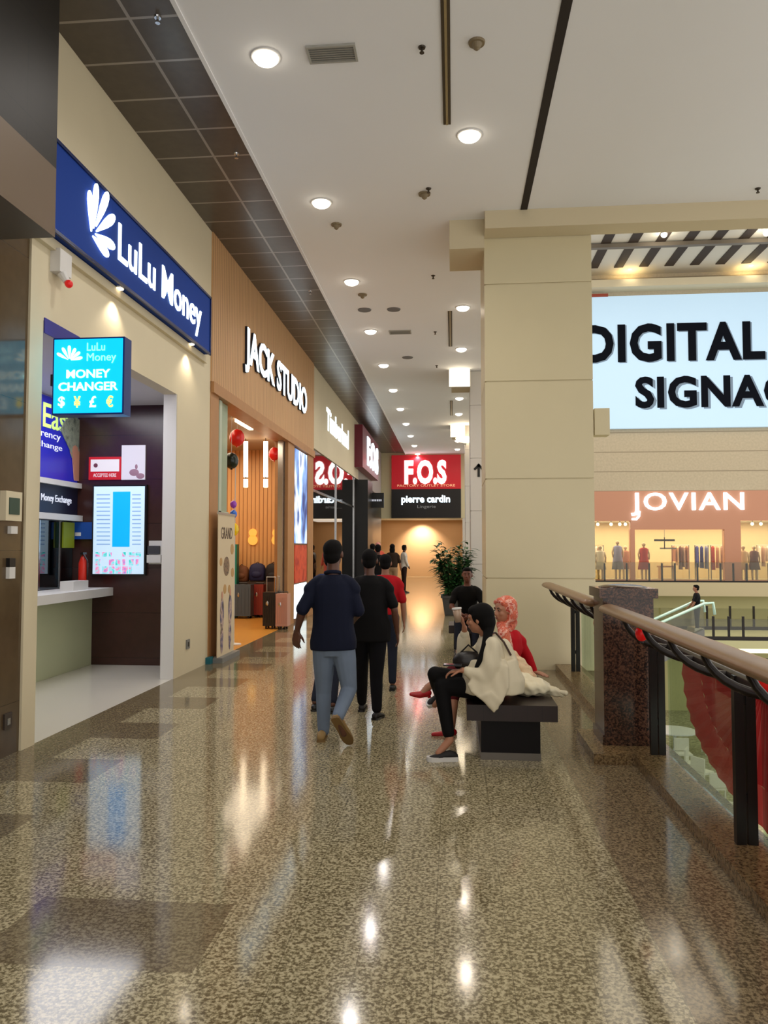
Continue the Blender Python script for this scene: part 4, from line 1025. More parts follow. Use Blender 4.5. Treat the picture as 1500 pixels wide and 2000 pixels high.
for xx in (wx(1287, 40.8), wx(1313, 40.8)): boxo('leg', (xx, xx+.06, 40.55, 41.05, .02, .62), M_woodplain, t)
# railing of the far gallery
t = empty('railing', (11, 37, .02), 'distant glass railing with short dark posts before salmon shopfront', 'railing')
for px in (1180, 1223, 1267, 1292, 1317, 1361, 1406, 1431, 1457, 1500): x = wx(px, 37); boxo('post', (x-.035, x+.035, 36.96, 37.04, .02, wz(1100, 37)), M_blackm, t)
boxo('glass_panel', (5.0, 17.5, 36.93, 36.945, .1, .95), M_glassfar, t); boxo('base_rail', (5.0, 17.5, 36.92, 37.0, .02, .09), M_blackm, t)
# lower levels
def zc(py, Y): return W(1330, py, Y=Y).z
struct('wall_lower_far', box(2, 19, 37.5, 37.7, -6, -.62), mat('green_lit', (176,172,124), .5))
bm = box(2, 19, 36.2, 37.4, -2.6, -2.2); struct('floor_mezzanine', bm, M_beige)
bm = box(7.9, 19, 30, 34, -2.15, -1.85); struct('floor_bridge', bm, mat('bridge_cream', (200,196,150), .5))
tag(boxo('ceiling_panel', (wx(1445, 30), 15.0, 30.2, 33.8, -2.33, -2.15), mat('panel_cream', (255,244,190), .5, emis=1.6)), 'cream lit ceiling under the lower bridge at right edge', 'ceiling light')  # lit ceiling, its brightness put into the material as emission
for j, (Y, z0, z1, pxs, l) in enumerate(((33.9, -1.85, zc(1183, 33.9), (1378, 1423, 1469), 'rear glass railing of the lower bridge'), (30.1, -1.85, zc(1203, 30.1), (1390, 1420, 1448, 1499), 'front glass railing of the lower bridge'))):
    t = empty('railing', (12, Y, z0), l, 'railing')
    for px in pxs: x = wx(px, Y); boxo('post', (x-.04, x+.04, Y-.03, Y+.03, z0, z1), M_blackm, t)
    boxo('glass_panel', (8.2, 17, Y-.01, Y+.01, z0+.12, z1-.1), M_glassfar, t); boxo('base_rail', (7.9, 17, Y-.05, Y+.05, z0, z0+.14), M_blackm, t)
# escalator
t = empty('escalator', (6.6, 27.5, -3.0), 'distant escalator with glinting handrails carrying the standing man', 'escalator')
e0, e1 = V((3.9, 27.2, -3.25)), V((8.5, 27.2, -1.15))
bm = bmesh.new(); poly(bm, [e0+V((0,0,-.5)), e1+V((0,0,-.5)), e1, e0], (0, 1.1, 0)); obj('truss', bm, M_grey, t)
bm = bmesh.new()
n = 16
for i in range(n):
    p = e0.lerp(e1, i/n); q = e0.lerp(e1, (i+1)/n); bx(bm, p.x, q.x, 27.32, 28.18, p.z-.05, q.z+.02)
obj('steps', bm, M_chrome, t)
for yy in (27.2, 28.25):
    bm = bmesh.new(); a, b = V((e0.x, yy, e0.z)), V((e1.x, yy, e1.z)); poly(bm, [a, b, b+V((0,0,.85)), a+V((0,0,.85))], (0, .03, 0)); obj('balustrade', bm, M_glassfar, t)
    bm = bmesh.new(); tube(bm, [a+V((-.1,0,.5)), a+V((0,0,.87)), b+V((0,0,.87)), b+V((.3,0,.9)), b+V((.35,0,.5))], .05, 8); obj('handrail', bm, mat('rail_glint', (190,220,205), .15, metal=.6, emis=.2), t, smooth=True)  # handrail glint painted as faint emission in the material
# blue-green kiosk lights behind the escalator
tag(boxo('kiosk', (6.6, 8.6, 35.0, 35.8, -2.2, wz(1172, 35)), mat('kiosk_blue', (110,130,160), .4, emis=.2)), 'grey-blue kiosk on lower level left of the escalator', 'kiosk')
# things on the lowest floor, seen through the near glass
def table(x, y, label):
    t = empty('table', (x, y, -6), label, 'table', 'white tables on the lowest floor')
    bm = bmesh.new(); cyl(bm, (x, y, -5.26), (x, y, -5.22), .8, .8, 24); obj('tabletop', bm, M_white, t); bm = bmesh.new(); cyl(bm, (x, y, -5.97), (x, y, -5.26), .06, .06, 8); cyl(bm, (x, y, -6), (x, y, -5.97), .4, .4, 16); obj('pedestal', bm, M_chrome, t)
def chair(x, y, rz, label):
    t = empty('chair', (x, y, -6), label, 'chair', 'pale chairs on the lowest floor'); t.rotation_euler = (0, 0, rz)
    return t
protoc = None
p = W(1318, 1425, Z=-5.2)
table(p.x, p.y, 'round white table on the lowest floor seen below the red bunting')
def make_chair(x, y, label):
    t = empty('chair', (x, y, -6), label, 'chair', 'pale chairs on the lowest floor')
    m = mat('chair_pale', (210,205,190), .5)
    boxo('seat', (x-.25, x+.25, y-.25, y+.25, -5.56, -5.5), m, t, bevel=.01); boxo('backrest', (x-.25, x+.25, y+.2, y+.25, -5.48, -5.05), m, t, bevel=.01)
    for sx in (-1, 1):
        for sy in (-1, 1): boxo('leg', (x+sx*.22-.02, x+sx*.22+.02, y+sy*.22-.02, y+sy*.22+.02, -6, -5.56), m, t)
    return t
c0 = make_chair(p.x+1.2, p.y-.2, 'pale chair right beside the round white table on the lowest floor')
for i, (px, py) in enumerate(((1335,1470),(1355,1490),(1372,1505),(1395,1535),(1420,1570))):
    q = W(px, py, Z=-5.5); c = copy_tree(c0); c.location = (q.x, q.y, -6); c.rotation_euler = (0, 0, i*1.1)
    c['label'] = 'pale chair on the lowest floor, %s in row running from table towards camera' % ('first','second','third','fourth','fifth')[i]
# ================================================================== PEOPLE
def remesh(bm, vox, smooth=4, fac=.5):
    bmesh.ops.recalc_face_normals(bm, faces=bm.faces)
    me = bpy.data.meshes.new('tmp'); bm.to_mesh(me); bm.free()
    o = bpy.data.objects.new('tmp', me); COL.objects.link(o)
    r = o.modifiers.new('r', 'REMESH'); r.mode = 'VOXEL'; r.voxel_size = vox; r.use_smooth_shade = True
    if smooth:
        s = o.modifiers.new('s', 'SMOOTH'); s.factor = fac; s.iterations = smooth
    dg = bpy.context.evaluated_depsgraph_get(); dg.update()
    out = bpy.data.meshes.new_from_object(o.evaluated_get(dg))
    bpy.data.objects.remove(o)
    out.materials.clear()
    return out
def limb(bm, pts, rads, n=12):
    # tapered capsules joined at the joints
    pts = [V(p) for p in pts]
    for i, p in enumerate(pts): sph(bm, p, rads[i], n, 8)
    for i in range(len(pts)-1):
        if (pts[i+1]-pts[i]).length > 1e-4: cyl(bm, pts[i], pts[i+1], rads[i], rads[i+1], n)
def limbm(bm, a, b, ra, rm, rb, t=.35, n=12):
    a, b = V(a), V(b); limb(bm, [a, a.lerp(b, t), b], [ra, rm, rb], n)
def torso_loft(bm, secs, lat, fwd, n=20):
    rs = []
    for c, hw, hd in secs:
        rs.append([bm.verts.new(V(c)+lat*(hw*math.copysign(abs(math.cos(2*PI*i/n))**.85, math.cos(2*PI*i/n)))+fwd*(hd*math.sin(2*PI*i/n))) for i in range(n)])
    loft(bm, rs)
def hand(bm, w, d, nrm, s=1.0, curl=.35, side=1, spread=.12):
    # palm, four unequal fingers with two bends, thumb leaving the side of the palm
    d = d.normalized(); nrm = (nrm-d*nrm.dot(d)).normalized(); lat = d.cross(nrm).normalized()*side
    w = V(w)
    for k in range(5):
        x = -.032+.016*k; limb(bm, [w+lat*(x*.6*s), w+d*(.085*s)+lat*(x*s)], [.015*s, .013*s], 8)
    for k, L in enumerate((.072, .082, .076, .058)):
        x = (.032-.021*k); p = w+d*(.088*s)+lat*(x*s); dd = (d+lat*(spread*(1.5-k)/1.5*.5)).normalized(); pts = [p]; c = 0
        for j, f in enumerate((.45, .3, .25)):
            c += curl*(.7 if j == 0 else 1.0); dj = (dd*math.cos(c)+nrm*math.sin(c)).normalized(); pts.append(pts[-1]+dj*(L*f*s))
        limb(bm, pts, [.0095*s, .009*s, .0082*s, .007*s], 8)
    p = w+d*(.025*s)+lat*(.03*s); d1 = (d*.7+lat*.75+nrm*.25).normalized(); d2 = (d*.95+lat*.25+nrm*.45).normalized()
    limb(bm, [p, p+d1*(.035*s), p+d1*(.035*s)+d2*(.03*s), p+d1*(.035*s)+d2*(.052*s)], [.014*s, .011*s, .010*s, .008*s], 8)
def head_basis(f, up=ZP):
    f = f.normalized(); l = up.cross(f).normalized(); return f, l, f.cross(l).normalized()   # l = person's left
def head(bm, c, f, s=1.0, up=ZP):
    f, l, u = head_basis(f, up); c = V(c)
    ell(bm, c+u*(.03*s)-f*(.008*s), (l*(.076*s), f*(.095*s), u*(.088*s)), 20, 14)
    ell(bm, c-u*(.035*s)+f*(.022*s), (l*(.060*s), f*(.068*s), u*(.078*s)), 18, 12)
    ell(bm, c-u*(.085*s)+f*(.055*s), (l*(.028*s), f*(.026*s), u*(.022*s)), 10, 8)
    for sx in (-1, 1):
        ell(bm, c+l*(sx*.036*s)+f*(.062*s)-u*(.022*s), (l*(.024*s), f*(.022*s), u*(.022*s)), 10, 8)   # cheek
        ell(bm, c+l*(sx*.079*s)-u*(.002*s)-f*(.005*s), (l*(.010*s), (f*.9-u*.2)*(.020*s), u*(.034*s)), 10, 8)   # ear
        ell(bm, c+l*(sx*.03*s)+f*(.078*s)+u*(.028*s), (l*(.026*s), f*(.012*s), u*(.009*s)), 10, 6)   # brow
    limb(bm, [c+f*(.088*s)+u*(.012*s), c+f*(.104*s)-u*(.022*s)], [.009*s, .014*s], 8)
    ell(bm, c+f*(.098*s)-u*(.028*s), (l*(.018*s), f*(.012*s), u*(.009*s)), 10, 6)
    for dz, r in ((-.052, .007), (-.062, .008)): ell(bm, c+f*(.086*s)+u*(dz*s), (l*(.022*s), f*(.011*s), u*(r*s)), 10, 6)
def face_parts(c, f, s, parent, lipc=(130,70,62), up=ZP):
    f, l, u = head_basis(f, up); c = V(c)
    for sx in (-1, 1):
        bm = bmesh.new(); ell(bm, c+l*(sx*.030*s)+f*(.080*s)+u*(.010*s), (l*(.013*s), f*(.007*s), u*(.0055*s)), 10, 8); e = obj('eye', bm, mat('eye_white', (150,138,128), .3), parent, smooth=True)
        bm = bmesh.new(); ell(bm, c+l*(sx*.030*s)+f*(.0865*s)+u*(.010*s), (l*(.0065*s), f*(.003*s), u*(.0065*s)), 8, 6); obj('iris', bm, mat('iris_dark', (24,16,12), .2), e, smooth=True)
        bm = bmesh.new(); limb(bm, [c+l*(sx*.014*s)+f*(.090*s)+u*(.030*s), c+l*(sx*.032*s)+f*(.088*s)+u*(.036*s), c+l*(sx*.048*s)+f*(.076*s)+u*(.030*s)], [.0035*s, .004*s, .002*s], 6); obj('eyebrow', bm, mat('brow_dark', (30,20,16), .8), parent, smooth=True)
    bm = bmesh.new(); ell(bm, c+f*(.092*s)-u*(.057*s), (l*(.022*s), f*(.009*s), u*(.0075*s)), 12, 6); obj('lips', bm, mat('lips_%d' % lipc[0], lipc, .4), parent, smooth=True)
def shoe(bm_u, bm_s, heel, toe, s=1.0, up=ZP, hgt=.07, solez=.022):
    # heel/toe = ground points of the sole
    heel, toe = V(heel), V(toe); d = (toe-heel); L = d.length; d = d.normalized(); l = up.cross(d).normalized(); u = d.cross(l).normalized()
    def r(t, w_, z0, z1, n=14):
        c = heel+d*(L*t); return [V(c)+l*(w_*math.cos(2*PI*i/n))+u*((z0+z1)/2+(z1-z0)/2*math.sin(2*PI*i/n)) for i in range(n)]
    rs = []
    for t, w_, z1 in ((-.02, .022, .05), (.05, .034, .07), (.25, .036, hgt+.015), (.45, .038, .072), (.65, .045, .055), (.85, .042, .042), (.97, .028, .034), (1.02, .01, .026)):
        rs.append([bm_u.verts.new(p) for p in r(t, w_*s, .012*s, z1*s)])
    loft(bm_u, rs)
    pts = [(-.03, .02), (.0, .036), (.25, .038), (.5, .038), (.7, .047), (.88, .044), (.99, .03), (1.03, .012)]
    outline = [heel+d*(L*t)+l*(w_*s) for t, w_ in pts]+[heel+d*(L*t)-l*(w_*s) for t, w_ in pts[::-1]]
    poly(bm_s, outline, u*(solez*s))
def J(px, py, Y): return W(px, py, Y=Y)

def person(label, j, skin, top, bottom, shoes, hair, s=1.0, vox=.009, group=None, bottom_kind='trousers', sleeve=.55, face=False, hands=True,
           hair_kind='short', sole=None, hem=.0, belly=1.0, legr=1.0, hide_bottom=False, simple=False):
    # j: world joints -> pelvis, chest, neck, head, face (direction), sh_l/r, el_l/r, wr_l/r, hd_l/r (hand dir), hip_l/r, kn_l/r, an_l/r, toe_l/r
    t = empty('person', (j['pelvis'].x, j['pelvis'].y, min(j['an_l'].z, j['an_r'].z)-.07), label, 'person', group)
    lat = (j['sh_r']-j['sh_l']).normalized(); up = (j['chest']-j['pelvis']).normalized(); fwd = up.cross(lat).normalized()
    # (right x up) orientation: fwd points where the chest faces
    fwd = -lat.cross(up).normalized() if fwd.dot(j.get('front', fwd)) >= 0 else -fwd
    if 'front' in j and fwd.dot(j['front']) < 0: fwd = -fwd
    sw = (j['sh_r']-j['sh_l']).length/2
    c0, c1 = j['pelvis'], j['chest']
    def secs(g):
        return [(c0-up*.10*s, (.125+g)*s, (.085+g)*s), (c0, (.165+g)*s*legr, (.115+g)*s), (c0.lerp(c1, .25), (.150+g)*s*belly, (.108+g)*s*belly), (c0.lerp(c1, .5), (.145+g)*s*belly, (.105+g)*s*belly),
                (c0.lerp(c1, .75), (.165+g)*s, (.115+g)*s), (c1-up*.05*s, sw*.92+g*s, (.108+g)*s), (c1, sw*.86+g*s, (.100+g)*s), (c1+up*.035*s, sw*.68+g*s, (.085+g)*s), (c1+up*.062*s, sw*.48+g*s, (.070+g)*s), (c1+up*.088*s, sw*.30+g*s, (.058+g*.5)*s)]
    # ---- body (skin)
    bm = bmesh.new()
    torso_loft(bm, secs(-.012), lat, fwd)
    limb(bm, [j['chest']+up*.03*s, j['neck'], j['head']-up*.03*s], [.06*s, .052*s, .052*s])
    head(bm, j['head'], j['face'], s)
    for q in 'lr':
        limbm(bm, j['sh_'+q].lerp(j['chest'], .15), j['el_'+q], .045*s, .046*s, .036*s); limbm(bm, j['el_'+q], j['wr_'+q], .036*s, .038*s, .024*s, .25)
        limbm(bm, j['hip_'+q], j['kn_'+q], .07*s, .068*s, .048*s); limbm(bm, j['kn_'+q], j['an_'+q], .046*s, .050*s, .034*s, .3)
        limb(bm, [j['an_'+q], j['an_'+q].lerp(j['toe_'+q], .5)-ZP*.02*s], [.034*s, .028*s])
        if hands:
            hd = j.get('hd_'+q, (j['wr_'+q]-j['el_'+q])); nr = j.get('hn_'+q, -lat if q == 'r' else lat)
            hand(bm, j['wr_'+q], hd, nr, s*.98, j.get('curl_'+q, .35), j.get('hs_'+q, 1))
    me = remesh(bm, vox if hands else vox, 3)
    link_mesh('body', me, mat('skin_%d' % skin[0], skin, .5, noise=.05, nscale=20), t, smooth=True)
    if face: face_parts(j['head'], j['face'], s, t)
    # ---- top
    bm = bmesh.new()
    ss = secs(.010)
    if hem: ss[0] = (c0-up*hem*s, (.175)*s*legr*belly, (.130)*s); ss[1] = (c0, .178*s*legr*belly, .132*s)
    else: ss = ss[1:]
    torso_loft(bm, ss[:-1]+[(c1+up*.078*s, sw*.36+.008*s, .068*s)], lat, fwd)
    for q in 'lr':
        a, b, c = j['sh_'+q], j['el_'+q], j['wr_'+q]
        a0 = a.lerp(c1, .16)-up*.012*s; a1 = a.lerp(c1, .42)+up*.006*s
        limb(bm, [a1, a0, a.lerp(b, .25)], [.066*s, .058*s, .058*s])
        if sleeve <= 1: limb(bm, [a0, a.lerp(b, sleeve)], [.056*s, .058*s])
        else: limb(bm, [a0, b, b.lerp(c, sleeve-1)], [.056*s, .052*s, .042*s])
    me = remesh(bm, vox, 9)
    to = link_mesh('shirt', me, top, t, smooth=True)
    if j.get('collar'):
        bm = bmesh.new(); cc = c1+up*.092*s; pts = [cc+lat*(.062*s*math.cos(2*PI*i/14))+fwd*(.058*s*math.sin(2*PI*i/14))+up*(.010*s*math.sin(2*PI*i/14+PI)) for i in range(15)]
        tube(bm, pts, .017*s, 8, 1.0); link_mesh('collar', remesh(bm, .007, 2), top, to, smooth=True)
    # ---- bottom
    bm = bmesh.new()
    torso_loft(bm, [(c0-up*j.get('low', .12)*s, .13*s, .10*s), (c0-up*.05*s, .168*s*legr, .122*s), (c0+up*.05*s, .163*s*legr, .118*s), (c0+up*.10*s, .155*s, .110*s)], lat, fwd)
    for q in 'lr':
        a, b, c = j['hip_'+q], j['kn_'+q], j['an_'+q]
        e = j.get('cuff', .93)
        limb(bm, [a, a.lerp(b, .3), b, b.lerp(c, .35), b.lerp(c, e)], [.098*s*legr, .092*s*legr, .066*s*legr, .062*s*legr, .050*s*legr])
    me = remesh(bm, vox, 3)
    link_mesh(bottom_kind, me, bottom, t, smooth=True)
    # ---- shoes
    for q in 'lr':
        an, to_ = j['an_'+q], j['toe_'+q]
        if j.get('noshoe'): continue
        d = (to_-an); hl = an-d.normalized()*.0
        su = j.get('su_'+q, ZP)
        heel = j.get('heel_'+q) or V((an.x, an.y, to_.z))-V((d.x, d.y, 0)).normalized()*.06*s
        bu, bs = bmesh.new(), bmesh.new(); shoe(bu, bs, heel, to_, s*j.get('shs', 1), su, solez=j.get('solez', .022))
        so = obj('shoe', bu, shoes, t, smooth=True); obj('sole', bs, sole or M_black, so)
    # ---- hair
    f, l, u = head_basis(j['face']); c = j['head']; bm = bmesh.new()
    if hair_kind == 'short':
        ell(bm, c+u*(.045*s)-f*(.022*s), (l*(.083*s), f*(.096*s), u*(.084*s)), 20, 14); ell(bm, c-u*(.015*s)-f*(.045*s), (l*(.074*s), f*(.062*s), u*(.065*s)), 16, 10)
        ell(bm, c+u*(.085*s)+f*(.02*s), (l*(.062*s), f*(.065*s), u*(.042*s)), 14, 8)
    elif hair_kind == 'long':
        ell(bm, c+u*(.04*s)-f*(.022*s), (l*(.090*s), f*(.100*s), u*(.092*s)), 20, 14); ell(bm, c-u*(.08*s)-f*(.055*s), (l*(.095*s), f*(.055*s), u*(.15*s)), 16, 10)
    if hair_kind:
        me = remesh(bm, .010, 3); link_mesh('hair', me, hair, t, smooth=True)
    return t

M_hair = mat('hair_black', (8,6,6), .85, spec=.2, noise=.3, nscale=60)
M_hairb = mat('hair_brown', (52,34,24), .55, noise=.3, nscale=60)
SK1, SK2, SK3 = (92,56,40), (150,100,74), (176,122,94)
def cloth(name, col, rough=.8, nz=.12, sc_=9): return mat(name, col, rough, noise=nz, nscale=sc_, bump=.2, spec=.2)

def standing(x, y, h, ang, arms=((.04,0,0), (.04,0,0)), legs=None, lean=0, headturn=0):
    # generic upright pose; ang = heading (0 faces -Y, towards the camera), returns joints
    s = h/1.74; f = V((math.sin(ang), -math.cos(ang), 0)); l = ZP.cross(f)   # l: person's left
    B = V((x, y, 0)); j = {'s': s, 'front': f}
    j['pelvis'] = B+ZP*.96*s; j['chest'] = B+ZP*1.40*s+f*lean; j['neck'] = B+ZP*1.49*s+f*(lean*1.1); j['head'] = B+ZP*1.625*s+f*(lean*1.2+.02)
    j['face'] = Matrix.Rotation(headturn, 3, 'Z') @ f
    for q, sg in (('l', 1), ('r', -1)):
        j['sh_'+q] = B+ZP*1.405*s+l*(sg*.185*s)+f*lean
        a = arms[0] if q == 'l' else arms[1]
        j['el_'+q] = j['sh_'+q]+V((0,0,-.28*s))+l*(sg*a[0])+f*a[1]
        j['wr_'+q] = j['el_'+q]+V((0,0,-.25*s))+l*(sg*a[0]*.3)+f*a[2] if len(a) < 4 else j['el_'+q]+f*a[2]+ZP*a[3]
        L = (legs or ((.0, 0, 0), (.0, 0, 0)))[0 if q == 'l' else 1]
        j['hip_'+q] = B+ZP*.92*s+l*(sg*.09*s)
        j['kn_'+q] = B+ZP*.50*s+l*(sg*.095*s)+f*L[0]
        j['an_'+q] = B+ZP*(.09*s+L[2])+l*(sg*.10*s)+f*L[1]
        j['toe_'+q] = V((j['an_'+q].x, j['an_'+q].y, L[2]*.3 if L[2] else 0))+f*.17*s
    return j

# --- man in navy shirt and light jeans, walking away
y0 = 6.42
j = {'front': V((0,1,0)), 'face': V((.12,1,0)), 'collar': True}
j['pelvis'] = J(651, 1252, y0); j['chest'] = J(650, 1140, y0); j['neck'] = J(651, 1117, y0); j['head'] = J(651, 1083, y0+.02)
j['sh_l'] = J(611, 1138, y0); j['sh_r'] = J(689, 1136, y0)
j['el_l'] = J(590, 1192, y0-.05); j['wr_l'] = J(580, 1233, y0+.03); j['el_r'] = J(700, 1195, y0+.02); j['wr_r'] = J(690, 1212, y0+.22)
j['hip_l'] = J(633, 1268, y0); j['hip_r'] = J(671, 1268, y0)
j['kn_l'] = J(632, 1350, y0+.10); j['kn_r'] = J(682, 1345, y0+.02); j['an_l'] = J(632, 1432, y0+.12); j['an_r'] = J(659, 1402, y0-.22)
j['toe_l'] = V((j['an_l'].x-.03, y0+.26, 0)); j['heel_l'] = V((j['an_l'].x, y0-.01, 0))
j['toe_r'] = J(684, 1450, y0-.10); j['toe_r'].z = .015; j['heel_r'] = J(654, 1404, y0-.27); j['su_r'] = V((0,.9,.45))
j['hd_l'] = V((-.1,.1,-1)); j['hn_l'] = V((.4,1,0)); j['hs_l'] = 1; j['hd_r'] = V((-.2,1,0))
person('man in navy shirt and light blue jeans walking away in centre of the gallery', j, SK1, cloth('navy_cotton', (17,22,42)), cloth('light_denim', (112,126,146), .85, .12, 7), mat('shoe_tan', (150,120,70), .6), M_hair,
       s=1.0, vox=.008, sleeve=.95, hem=.07, sole=mat('sole_tan', (120,92,50), .7), belly=1.10, legr=1.02)
# --- man hidden behind him
j = standing(-1.26, 7.85, 1.60, PI, legs=((.02, -.2, 0), (0, -.3, .0)), arms=((-.02, .1, .1), (-.02, .1, .1)))
for q, x in (('l', -1.385), ('r', -1.19)): j['an_'+q].x = x; j['toe_'+q].x = x; j['kn_'+q].x = x*.6-1.26*.4
person('man in dark blue shirt and dark jeans almost hidden behind the walking man in navy', j, SK1, cloth('blue_shirt', (40,52,96)), cloth('dark_denim', (30,34,48)), M_black, M_hair, s=j['s'], vox=.011, sleeve=.6)
# --- man in black
j = standing(-.80, 7.30, 1.60, PI, legs=((.02, .30, 0), (.03, -.05, 0)), arms=((.07, .04, .10), (.07, -.02, .08)))
y1 = 7.3
j['kn_l'] = J(706, 1320, 7.5); j['an_l'] = J(707, 1372, 7.68); j['toe_l'] = V((j['an_l'].x, 7.86, 0)); j['kn_r'] = J(735, 1322, 7.35); j['an_r'] = J(736, 1388, 7.32); j['toe_r'] = V((j['an_r'].x+.04, 7.44, 0))
person('man in loose black shirt and black jeans walking away right of the man in navy', j, SK1, cloth('black_cotton', (9,8,10)), cloth('black_denim', (14,14,20)), mat('shoe_black', (20,16,16), .5), M_hair, s=j['s'], vox=.009, sleeve=.8, hem=.16, belly=1.2, legr=1.05)
# --- person in red
j = standing(-.79, 8.9, 1.54, PI, legs=((.06, .1, 0), (-.02, -.1, 0)))
person('person in red top walking just beyond the man in black', j, SK2, cloth('red_cotton', (176,18,30)), cloth('dark_denim', (30,34,48)), M_black, M_hair, s=j['s'], vox=.012, sleeve=.9)
# --- distant group
j = standing(-1.80, 27.9, 1.72, PI*.5+.3, arms=((.02, .12, .15), (.02, .05, .1)), headturn=.6); 
person('distant man in white shirt and dark trousers standing at the far end of the gallery', j, SK1, cloth('white_cotton', (214,206,196)), cloth('dark_brown_cotton', (44,28,24)), M_black, M_hair, s=j['s'], vox=.02, sleeve=1.6, hem=.08, hands=False)
j = standing(-2.04, 25.6, 1.74, PI, arms=((.07, .0, .1), (.07, .0, .1)))
person('distant woman in dark brown top and tan trousers, left of the white-shirted man', j, SK2, cloth('brown_cotton', (46,32,22)), cloth('tan_trousers', (150,120,90)), M_black, M_hair, s=j['s'], vox=.018, hair_kind='long', sleeve=.9, hands=False, belly=1.15)
j = standing(-1.92, 19.5, 1.70, PI, arms=((.05, .0, .1), (.05, .0, .1)))
person('man in black top walking away beyond the red top, left of the woman in brown', j, SK1, cloth('black_cotton', (9,8,10)), cloth('dark_denim', (30,34,48)), M_black, M_hair, s=j['s'], vox=.016, sleeve=.9, hands=False)
j = standing(-2.45, 23.2, 1.74, PI, arms=((.05, .0, .1), (.05, .0, .1)))
person('distant man in dark maroon shirt at left of the far group', j, SK1, cloth('maroon_cotton', (54,24,28)), cloth('dark_denim', (30,34,48)), M_black, M_hair, s=j['s'], vox=.02, sleeve=.9, hands=False)
j = standing(-2.62, 26.6, 1.80, 0.2, arms=((.05, .0, .1), (.05, .0, .1)))
person('distant woman in pink headscarf and orange-red dress near the black shop front', j, SK3, cloth('coral_cotton', (206,90,70)), cloth('coral_skirt', (190,80,66)), M_black, cloth('pink_scarf', (226,150,140)), s=j['s'], vox=.02, sleeve=1.6, hem=.3, hands=False, hair_kind='long')

# --- seated man in black facing the camera
yc = 12.05
def seated(x, y, zs, f, s, lean=.0, headturn=0, knee_z=.50, feet=.12, arms=None):
    f = f.normalized(); l = ZP.cross(f); j = {'front': f, 's': s}
    B = V((x, y, zs)); j['pelvis'] = B+ZP*.10*s; j['chest'] = B+ZP*.52*s+f*lean; j['neck'] = B+ZP*.62*s+f*lean*1.15; j['head'] = B+ZP*.755*s+f*(lean*1.25+.02)
    j['face'] = Matrix.Rotation(headturn, 3, 'Z') @ f
    for q, sg in (('l', 1), ('r', -1)):
        j['sh_'+q] = B+ZP*.525*s+l*(sg*.185*s)+f*lean
        j['hip_'+q] = B+ZP*.08*s+l*(sg*.09*s); j['kn_'+q] = V((x, y, knee_z))+f*.42*s+l*(sg*.13*s); j['an_'+q] = V((x, y, .09))+f*(.42+feet)*s+l*(sg*.13*s); j['toe_'+q] = V((x, y, 0))+f*(.42+feet+.18)*s+l*(sg*.15*s)
        j['el_'+q] = j['sh_'+q]-ZP*.26*s+l*(sg*.06)+f*.10; j['wr_'+q] = V((x, y, knee_z+.09))+f*.34*s+l*(sg*.06)
    return j
j = seated(.215, 12.2, .44, V((-.05,-1,0)), 1.0, lean=.10); j['low'] = .05
person('man in black T-shirt seated facing the camera between plant and beige pillar', j, (112,66,52), cloth('black_cotton', (9,8,10)), cloth('dark_denim', (30,34,48)), M_black, M_hair, s=1.0, vox=.01, sleeve=.7, face=True)

# --- man on escalator
p = W(1362, 1240, Y=27.75); zf = -1.42
j = standing(p.x, 27.75, 1.74, -PI/2-.2, arms=((.03, .1, .15), (.03, .12, .2)), headturn=0)
for k in list(j):
    if isinstance(j[k], V) and k not in ('front', 'face'): j[k] = j[k]+ZP*zf
person('distant man in black shirt and grey trousers riding the escalator across the atrium', j, SK2, cloth('black_cotton', (9,8,10)), cloth('grey_trousers', (70,76,80)), M_black, M_hair, s=1.0, vox=.02, sleeve=.7, hands=False)

# --- woman in white blouse on the bench, facing left
f = V((-1, 0, 0)); s = .95
j = {'front': f, 'face': V((-1, .28, -.1)), 'low': .06, 'solez': .036}
j['pelvis'] = J(962, 1338, 6.22); j['chest'] = J(955, 1258, 6.20); j['neck'] = J(948, 1236, 6.18); j['head'] = J(936, 1210, 6.16)
j['sh_l'] = J(958, 1262, 6.03); j['sh_r'] = J(951, 1255, 6.37)
j['el_l'] = J(950, 1322, 5.98); j['wr_l'] = J(903, 1309, 5.96); j['el_r'] = J(908, 1288, 6.40); j['wr_r'] = J(907, 1226, 6.28)
j['hip_l'] = J(950, 1346, 6.12); j['hip_r'] = J(950, 1342, 6.30)
j['kn_l'] = J(862, 1340, 6.05); j['an_l'] = J(878, 1446, 5.98); j['toe_l'] = V((-.205, 5.93, 0)); j['heel_l'] = V((.02, 5.96, 0))
j['kn_r'] = J(850, 1317, 6.08); j['an_r'] = J(862, 1366, 6.36); j['toe_r'] = J(836, 1378, 6.46); j['heel_r'] = J(868, 1368, 6.42); j['su_r'] = V((-.2,-.5,.8))
j['hd_l'] = V((-1,.1,-.15)); j['hn_l'] = V((0,0,-1)); j['curl_l'] = .5; j['hs_l'] = 1; j['hd_r'] = V((-.25,-.1,1)); j['hn_r'] = V((-1,-.1,0)); j['curl_r'] = .75; j['hs_r'] = -1
j['cuff'] = .86
M_blouse = cloth('white_linen', (214,204,178), .85, .05, 6)
t = person('woman in loose white blouse and black trousers sitting cross-legged on the front bench', j, SK3, M_blouse, cloth('black_jersey', (9,8,10)), mat('slip_on_black', (22,18,18), .7), M_hair, s=s, vox=.008, sleeve=1.8, hem=.08, sole=M_white, face=True, hair_kind=None, belly=1.15)
